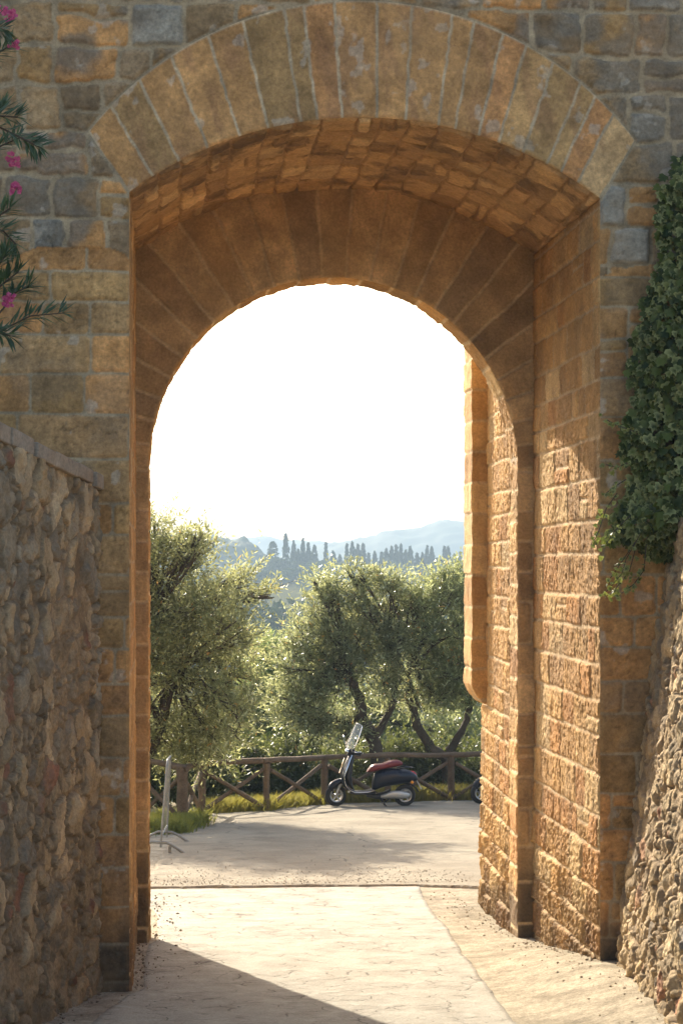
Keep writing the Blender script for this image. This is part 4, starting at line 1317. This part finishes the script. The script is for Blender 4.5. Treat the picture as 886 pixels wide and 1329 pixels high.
# ------------------------------------------------------------------ IVY
def ivy_leaf_shape():
    pts = [(0, 0), (.30, -.10), (.52, .12), (.34, .34), (.42, .62), (.18, .60), (0, 1.0)]
    full = pts + [(-x, y) for x, y in pts[-2:0:-1]]
    return np.array(full)
IV = ivy_leaf_shape()
def ivy_mesh(name, c, down, n, size, seed, edge):
    rs = np.random.RandomState(seed)
    m = len(c); k = len(IV)
    d = unit(down); s = unit(np.cross(d, n)); nn = unit(np.cross(s, d))
    loc = IV[None, :, :] * size[:, None, None]
    fold = -np.abs(IV[:, 0])[None, :] * .35 * size[:, None] + rs.uniform(-.04, .04, (m, k)) * size[:, None]
    v = c[:, None, :] + s[:, None, :] * loc[:, :, :1] + d[:, None, :] * loc[:, :, 1:] + nn[:, None, :] * fold[:, :, None]
    cen = (c + d * size[:, None] * .42)[:, None, :]
    v = np.concatenate([cen, v], 1).reshape(-1, 3)
    i = np.arange(k)
    tri = np.stack([np.zeros(k, int), i + 1, (i + 1) % k + 1], 1)
    f = (tri[None, :, :] + (np.arange(m) * (k + 1))[:, None, None]).reshape(-1, 3)
    t = rs.uniform(0, 1, (m, 1))
    g1 = np.array([.012, .030, .006]) * (1 - t ** 2) + np.array([.12, .15, .025]) * t ** 2
    cc = np.repeat(g1[:, None, :], k + 1, 1)
    ev = edge[:, None, None]
    cc[:, 1:, :] = cc[:, 1:, :] * (1 - ev) + np.array([.46, .45, .17])[None, None, :] * ev
    return np_mesh(name, v, f, True, cc.reshape(-1, 3))
def in_poly(x, y, poly):
    sd, _, _ = poly_sdf(np.asarray(x, float), np.asarray(y, float), poly)
    return sd
ivp = [(895, 200), (872, 232), (862, 280), (870, 330), (850, 380), (836, 430), (826, 480), (834, 530), (812, 552), (822, 590), (838, 610), (826, 640), (806, 660), (798, 700), (826, 705), (850, 720), (900, 715), (1010, 690), (1040, 200)]
rs = np.random.RandomState(77)
px = rs.uniform(785, 1040, 16000); py = rs.uniform(200, 735, 16000)
sdv = -in_poly(px + 9, py, ivp)
ok = sdv > rs.uniform(-7, 3, len(sdv)); px, py, sdv = px[ok][:5600], py[ok][:5600], sdv[ok][:5600]
layer = rs.uniform(0, 1, len(px)) ** .6
yy = YF - .08 - np.clip(sdv / 60, .05, 1) * .42 * layer - .12 * (vn(px / 38, py / 38, 5)) - .05
cs_ = np.array([P(a, b_, y_) for a, b_, y_ in zip(px, py, yy)])
c = np.stack([cs_[:, 0], yy, cs_[:, 1]], 1)
down = np.stack([rs.normal(size=len(c)) * .55, -.25 + rs.normal(size=len(c)) * .25, -np.ones(len(c))], 1)
nn = np.stack([-.25 + rs.normal(size=len(c)) * .5, -np.ones(len(c)), .55 + rs.normal(size=len(c)) * .4], 1)
size = rs.uniform(.04, .108, len(c))
low = ss(540, 660, py)
edge = np.where(rs.uniform(size=len(c)) < .38 + .2 * low, rs.uniform(.5, 1, len(c)), rs.uniform(0, .2, len(c)))
# hanging strands
strands = [[(832, 690), (812, 725), (806, 745), (786, 768)], [(826, 700), (800, 738), (790, 752)], [(800, 640), (786, 660), (776, 690), (770, 702)], [(822, 560), (800, 552), (787, 545)], [(818, 668), (796, 690), (782, 712)], [(824, 712), (816, 742), (798, 764), (790, 772)], [(838, 706), (835, 740), (822, 758), (806, 770)], [(815, 600), (800, 607), (786, 603)], [(812, 622), (796, 632), (786, 640)]]
st = MB(); sc_ = []; 
rg = random.Random(4)
for sn in strands:
    pts = [V3(a, b_, YF - .38 - .02 * i) for i, (a, b_) in enumerate(sn)]
    st.tube(pts, .004, 5)
    for i in range(len(pts) - 1):
        for k in range(7):
            sc_.append(pts[i].lerp(pts[i + 1], (k + rg.random()) / 5) + Vector((rg.uniform(-.03, .03), rg.uniform(-.03, .03), rg.uniform(-.02, .02))))
sc_ = np.array([tuple(p) for p in sc_])
m = len(sc_)
c = np.concatenate([c, sc_]); down = np.concatenate([down, rs.normal(size=(m, 3)) * .6 + np.array([-.2, -.2, -.6])])
nn = np.concatenate([nn, rs.normal(size=(m, 3)) * .5 + np.array([-.3, -1, .4])]); size = np.concatenate([size, rs.uniform(.03, .055, m)])
edge = np.concatenate([edge, rs.uniform(.5, 1, m)])
io = (4.75, 17.6, 3.82)
ivy = empty('ivy', io); tag(ivy, 'thick dark ivy with pale leaf edges hanging down the gate front above the right wall', 'climbing plant')
link('leaves', ivy_mesh('leaves', c, down, nn, size, 5, edge), M['ivy'], ivy, io)
for k in range(26):
    a = rg.uniform(835, 1000)
    pts = [V3(a + 20, 715, YF - .12), V3(a + rg.uniform(-20, 20), 560, YF - .15), V3(a + rg.uniform(-10, 40), 400, YF - .15), V3(a + rg.uniform(20, 60), 250, YF - .12)]
    st.tube(pts, [.014, .01, .008, .005], 5, .1, k)
st.build('stems', M['bark'], ivy, io)

# ------------------------------------------------------------------ OLEANDER
OY = 15.6
oo = (-2.7, OY, 4.2)
ol = empty('oleander', oo); tag(ol, 'oleander shrub with long dark leaves and pink flowers reaching in from the left', 'flowering shrub')
br = MB(); lc = []; ldn = []; ln = []; fl = []
tips = [([(-90, 500), (-40, 455), (10, 425), (40, 410), (84, 406)], 1), ([(-90, 480), (-30, 440), (5, 400), (20, 380), (38, 372)], 1), ([(-80, 430), (-30, 400), (0, 372), (25, 352)], 1),
        ([(-80, 330), (-40, 300), (-8, 285), (14, 270)], 1), ([(-80, 300), (-30, 290), (5, 300), (22, 318)], 1), ([(-80, 240), (-30, 215), (0, 190), (28, 178), (44, 188)], 1),
        ([(-80, 220), (-40, 180), (-8, 150), (24, 152)], 1), ([(-80, 200), (-40, 165), (0, 165), (54, 192)], 1), ([(-80, 60), (-40, 40), (-14, 32), (8, 40)], 1), ([(-80, 90), (-40, 80), (-10, 74), (12, 60)], 1),
        ([(-80, 470), (-40, 445), (-10, 430), (14, 436)], 1), ([(-80, 400), (-40, 380), (-5, 350), (8, 330)], 1), ([(-80, 150), (-40, 140), (-12, 150), (6, 140)], 1)]
rg = random.Random(6)
for tp, _ in tips:
    yb = OY + rg.uniform(-.25, .25)
    pts = [V3(a, b_, yb + rg.uniform(-.03, .03)) for a, b_ in tp]
    start = Vector((-2.55 + rg.uniform(-.25, .15), OY + rg.uniform(-.2, .2), max(4.3, pts[0].z - 1.6)))
    root_ = Vector((-2.7 + rg.uniform(-.1, .1), OY + rg.uniform(-.1, .1), 4.2))
    br.tube([root_, start.lerp(root_, .4), start] + pts, [.025, .022, .018] + [.010 - .0015 * i for i in range(len(pts))], 6, .08, 3)
    tot = len(pts) - 1
    for i in range(1, tot):
        a, b_ = pts[i], pts[i + 1]
        dr = (b_ - a).normalized()
        nw = 6 if i < tot - 1 else 8
        for k in range(nw):
            p = a.lerp(b_, (k + .5) / nw)
            if i < tot - 2 and rg.random() < .3: continue
            for q in range(3 if not (i == tot - 1 and k > nw - 3) else 6):
                side = Vector([rg.gauss(0, 1) for _ in range(3)]); side = (side - dr * side.dot(dr)).normalized()
                lc.append(tuple(p)); ldn.append(tuple(dr * rg.uniform(.4, 1) + side * .75 + Vector((0, 0, .1)))); ln.append(tuple(dr.cross(side) * .3 + Vector((0, -.5, 1))))
lc = np.array(lc); ldn = np.array(ldn); ln = np.array(ln); n = len(lc)
rs = np.random.RandomState(9)
v, f = leaf_quads(lc, ldn, ln, rs.uniform(.11, .18, n), rs.uniform(.018, .03, n))
t = rs.uniform(0, 1, (n, 1)); cc = np.array([.025, .055, .03]) * (1 - t) + np.array([.07, .12, .045]) * t
br.build('stems', M['bark'], ol, oo)
link('leaves', np_mesh('leaves', v, f, False, np.repeat(cc, 4, 0)), M['ole'], ol, oo)
for fx, fy in ((16, 18), (10, 24), (18, 57), (14, 204), (20, 210), (20, 243), (14, 386), (10, 392), (4, 14), (21, 246)):
    p = V3(fx, fy, OY - .05)
    vs = []; nrm = []; dd = []; cs2 = []
    for q in range(9):
        pc = p + Vector((rg.uniform(-.03, .03), rg.uniform(-.02, .02), rg.uniform(-.03, .03)))
        ax = Vector((rg.uniform(-.6, .6), -1, rg.uniform(-.4, .6))).normalized(); s_ = ax.orthogonal().normalized()
        for k in range(5):
            a = 2 * PI * k / 5 + rg.random() * .3
            e_ = Matrix.Rotation(a, 3, ax) @ s_
            cs2.append(tuple(pc)); dd.append(tuple(e_ + ax * .35)); nrm.append(tuple(ax))
    cs2 = np.array(cs2); v, f = leaf_quads(cs2, np.array(dd), np.array(nrm), np.full(len(cs2), .022), np.full(len(cs2), .019))
    t = rs.uniform(0, 1, (len(cs2), 1)); cc = np.array([.42, .04, .16]) * (1 - t) + np.array([.62, .16, .28]) * t
    link('flower', np_mesh('flower', v, f, False, np.repeat(cc, 4, 0)), M['petal'], ol, oo)

# ------------------------------------------------------------------ FAR COUNTRY
def clump_tree(c, h, rad, shape, seed, n, leaf):
    """foliage faces on a spindle or dome; returns verts, faces, cols"""
    rs = np.random.RandomState(seed)
    t = rs.uniform(0, 1, n); a = rs.uniform(0, 2 * PI, n)
    if shape == 'cypress': pr = np.minimum(1, t * 7) * np.sqrt(np.clip(1 - t, 0, 1)) ** 1.15 * (1 + .18 * np.sin(t * 23 + seed))
    else: pr = np.sqrt(np.clip(1 - (2 * t - 1) ** 2, 0, 1)) * (1 + .22 * np.sin(a * 3 + seed) * np.cos(t * 7))
    r = rad * pr * rs.uniform(.72, 1.08, n)
    p = np.stack([c[0] + np.cos(a) * r, c[1] + np.sin(a) * r, c[2] + t * h], 1)
    nrm = unit(np.stack([np.cos(a), np.sin(a), .4 * np.ones(n)], 1) + rs.normal(size=(n, 3)) * .4)
    d = unit(np.cross(nrm, rs.normal(size=(n, 3))) + (np.array([0, 0, 1.2]) if shape == 'cypress' else 0))
    v, f = leaf_quads(p - d * leaf * .5, d, nrm, leaf * rs.uniform(.7, 1.4, n), leaf * .75 * rs.uniform(.7, 1.3, n))
    tt = rs.uniform(0, 1, (n, 1)); cc = np.array([.025, .042, .018]) * (1 - tt) + np.array([.06, .085, .03]) * tt
    return v, f, np.repeat(cc, 4, 0)
# cypresses along the ridge (measured tops and bases)
cyp = [(354, 705, 736, 3.4), (371, 696, 737, 3.6), (381, 704, 738, 3.2), (393, 702, 736, 2.8), (400, 707, 738, 2.8), (408, 710, 740, 3.6), (423, 707, 738, 2.4), (432, 718, 744, 3.8),
       (450, 708, 744, 2.2), (457, 706, 746, 3.6), (464, 709, 746, 3.4), (471, 708, 746, 3.4), (478, 720, 746, 2.6), (486, 718, 748, 2.8), (495, 719, 748, 2.6), (501, 714, 748, 3.0), (508, 712, 748, 3.2),
       (514, 710, 748, 2.8), (520, 709, 748, 2.8), (526, 716, 748, 2.6), (532, 712, 748, 4.0), (541, 720, 750, 2.8), (548, 720, 750, 3.4), (554, 711, 750, 2.8), (560, 712, 750, 3.0), (567, 726, 750, 4.0),
       (576, 712, 752, 2.4), (581, 712, 752, 3.4), (589, 722, 750, 3.4), (597, 719, 750, 3.0), (604, 724, 752, 3.0), (611, 718, 752, 3.0), (387, 715, 740, 2.4), (441, 722, 746, 2.4), (517, 722, 750, 2.6), (571, 728, 752, 2.6)]
cyl = {0: 'far hazy cypress at the left end of the ridge, short and round', 1: 'tallest far hazy cypress on the ridge, near its left end', 6: 'thin lone far cypress spire left of the gap above the central olive'}
for i, (px_, pt, pb, wr) in enumerate(cyp):
    dd = 800 + random.Random(i).uniform(-12, 12)
    x, zt = P(px_, pt, dd); _, zb_ = P(px_, pb, dd)
    zg = G0(x, dd); zb_ = min(zb_, zg + .4) if zg < zb_ + 3 else zg
    zb_ = zg - .3
    h = (zt - zb_) * 1.06
    wid = wr * .52 * (1.1 if i == 0 else 1)
    v, f, cc = clump_tree((x, dd, zb_ + .4), h - .4, wid, 'cypress' if i else 'dome', i, 420, 1.0)
    org = (x, dd, zb_)
    root = empty('cypress_tree', org)
    tag(root, cyl.get(i, 'one of the hazy dark cypresses lined up along the far ridge'), 'tree', 'cypresses on the far ridge')
    link('crown', np_mesh('crown', v, f, False, cc), M['far'], root, org)
    b = MB(); b.tube([(x, dd, zb_ - .5), (x, dd, zb_ + h * .6)], [.3, .1], 6); b.build('trunk', M['bark'], root, org)
# woods in the valley and on the ridge between cypresses
def wood(name, spots, seed, label, hgt, rad, n=130, leaf=1.6):
    V_ = []; F_ = []; C_ = []; off = 0
    for i, (x, y) in enumerate(spots):
        r = random.Random(seed * 1000 + i)
        k = r.uniform(.7, 1.3)
        v, f, c = clump_tree((x, y, G0(x, y) - .5), hgt * k, rad * k * r.uniform(.8, 1.2), 'dome', seed * 1000 + i, n, leaf)
        V_.append(v); F_.append(f + off); C_.append(c); off += len(v)
    o = link(name, np_mesh(name, np.concatenate(V_), np.concatenate(F_), False, np.concatenate(C_)), M['far'])
    tag(o, label, 'wood', kind='stuff')
rg = random.Random(21); sp = []
for k in range(520):
    y = rg.uniform(240, 600); px_ = rg.uniform(150, 680)
    if y > 420 and 318 < px_ < 440: y = 240 + (y - 420)
    sp.append((P(px_, 0, y)[0], y))
wood('woodland', sp, 1, 'blue green hazy woods filling the valley below the field', 7.5, 4.5)
sp = []
for k in range(330):
    px_ = rg.uniform(398, 650); y = rg.uniform(690, 815); sp.append((P(px_, 0, y)[0], y))
for k in range(26):
    px_ = rg.uniform(336, 420); y = rg.uniform(790, 815); sp.append((P(px_, 0, y)[0], y))
for k in range(30):                     # hedge lines across the field
    px_ = rg.uniform(330, 420); y = 700 + (px_ - 330) * .5 + rg.uniform(-3, 3); sp.append((P(px_, 0, y)[0], y))
wood('woodland', sp, 2, 'hazy round trees and bushes between the cypresses on the far ridge', 4.2, 3.0, 110, 1.1)

def hill(name, y0, depth, prof, colr, seed, canopy, step):
    """ridge of hills: prof = [(px, py)] skyline measured in the photograph"""
    yc = y0 + depth / 2
    pts = sorted((P(a, b_, yc)[0], P(a, b_, yc)[1]) for a, b_ in prof)
    hx = [p[0] for p in pts]; hz = [p[1] for p in pts]
    xs = np.arange(min(hx) - 10, max(hx) + 10, step); ys = np.linspace(y0, y0 + depth, int(depth / step / 1.6))
    X, Y = np.meshgrid(xs, ys, indexing='xy'); X = X.ravel(); Y = Y.ravel()
    t = (Y - y0) / depth
    Z = -45 + (np.interp(X, hx, hz) + 45) * np.sin(PI * np.clip(t, 0, 1)) ** .8
    Z = Z + (fbm(X / canopy[0], Y / canopy[0], 3, seed, .6) - .6) * canopy[1] * 2
    idx = np.arange(len(X)).reshape(len(ys), len(xs))
    q = np.stack([idx[:-1, :-1].ravel(), idx[:-1, 1:].ravel(), idx[1:, 1:].ravel(), idx[1:, :-1].ravel()], 1)
    k = fbm(X / (canopy[0] * 1.2), Y / (canopy[0] * 1.2), 3, seed + 4)[:, None]
    cc = np.array(colr) * (.6 + .8 * k)
    tag(link(name, np_mesh(name, np.stack([X, Y, Z], 1), q, True, cc), M['far']), kind='structure')
hill('hill', 960, 160, [(-100, 700), (150, 692), (210, 694), (250, 693), (300, 697), (325, 704), (345, 722), (360, 745), (420, 790)], (.035, .06, .03), 3, (6, 5.0), 1.6)
hill('hill', 2150, 500, [(250, 760), (330, 735), (390, 712), (430, 707), (470, 698), (505, 689), (525, 688), (550, 681), (575, 675), (605, 676), (640, 672), (700, 668), (800, 670), (1000, 690), (1300, 720)], (.045, .07, .03), 4, (14, 5), 5)
hill('hill', 2950, 380, [(-300, 690), (100, 700), (250, 704), (310, 698), (340, 697), (380, 702), (430, 704), (520, 700), (700, 690), (1000, 680)], (.05, .07, .035), 5, (24, 6), 8)

# ------------------------------------------------------------------ HAZE
def haze():
    m = bpy.data.materials.new('haze_air'); m.use_nodes = True
    nt = m.node_tree; N = nt.nodes
    N.remove(N['Principled BSDF'])
    pv_ = N.new('ShaderNodeVolumePrincipled')
    pv_.inputs['Color'].default_value = (.47, .62, .76, 1)
    pv_.inputs['Density'].default_value = HAZE
    pv_.inputs['Anisotropy'].default_value = .05
    nt.links.new(pv_.outputs[0], N['Material Output'].inputs['Volume'])
    return m
HAZE = .00054
b = MB(); b.box(-1300, 1500, -32, 3400, -64, 84)
hz = b.build('haze', haze(), smooth=False); tag(hz, kind='stuff')
# the haze box needs to clear the lowest ground
# ------------------------------------------------------------------ CAMERA, LIGHT, SKY
cam = bpy.data.cameras.new('camera'); co = bpy.data.objects.new('camera', cam); col.objects.link(co)
cam.sensor_fit = 'VERTICAL'; cam.sensor_height = 36; cam.sensor_width = 24
cam.lens = F / 1329 * 36
co.location = (0, 0, CAMZ); co.rotation_euler = (R(90), 0, -TH)
cam.shift_y = (735 - 664.5) / 1329
cam.clip_end = 20000; cam.clip_start = .1
scene.camera = co

EL, AZ = 26.5, 17.0        # sun height, and degrees left of the gate's axis
sl = bpy.data.lights.new('sun', 'SUN'); so = bpy.data.objects.new('sun', sl); col.objects.link(so)
sl.energy = 5.0; sl.angle = R(.53); sl.color = (1, .90, .74)
ts = Vector((-math.sin(R(AZ)) * math.cos(R(EL)), math.cos(R(AZ)) * math.cos(R(EL)), math.sin(R(EL))))
so.rotation_euler = (-ts).to_track_quat('-Z', 'Y').to_euler(); so.location = ts * 40 + Vector((0, 20, 0))
w = bpy.data.worlds.new('World'); scene.world = w; w.use_nodes = True
nt = w.node_tree; sk = nt.nodes.new('ShaderNodeTexSky'); sk.sky_type = 'NISHITA'; sk.sun_disc = False
sk.sun_elevation = R(EL); sk.sun_rotation = R(-AZ); sk.dust_density = 4.0; sk.air_density = .9; sk.ozone_density = 0; sk.altitude = 250
bg = nt.nodes['Background']; bg.inputs['Strength'].default_value = .15
nt.links.new(sk.outputs[0], bg.inputs['Color'])
scene.view_settings.view_transform = 'Standard'; scene.view_settings.look = 'None'
scene.view_settings.exposure = 1.3; scene.view_settings.gamma = 1; scene.view_settings.use_curve_mapping = False
scene.render.engine = 'CYCLES'
cy = scene.cycles
cy.use_denoising = True; cy.max_bounces = 8; cy.diffuse_bounces = 5; cy.glossy_bounces = 3; cy.transmission_bounces = 4; cy.transparent_max_bounces = 8; cy.volume_bounces = 0
cy.sample_clamp_indirect = 8
cy.caustics_reflective = False; cy.caustics_refractive = False
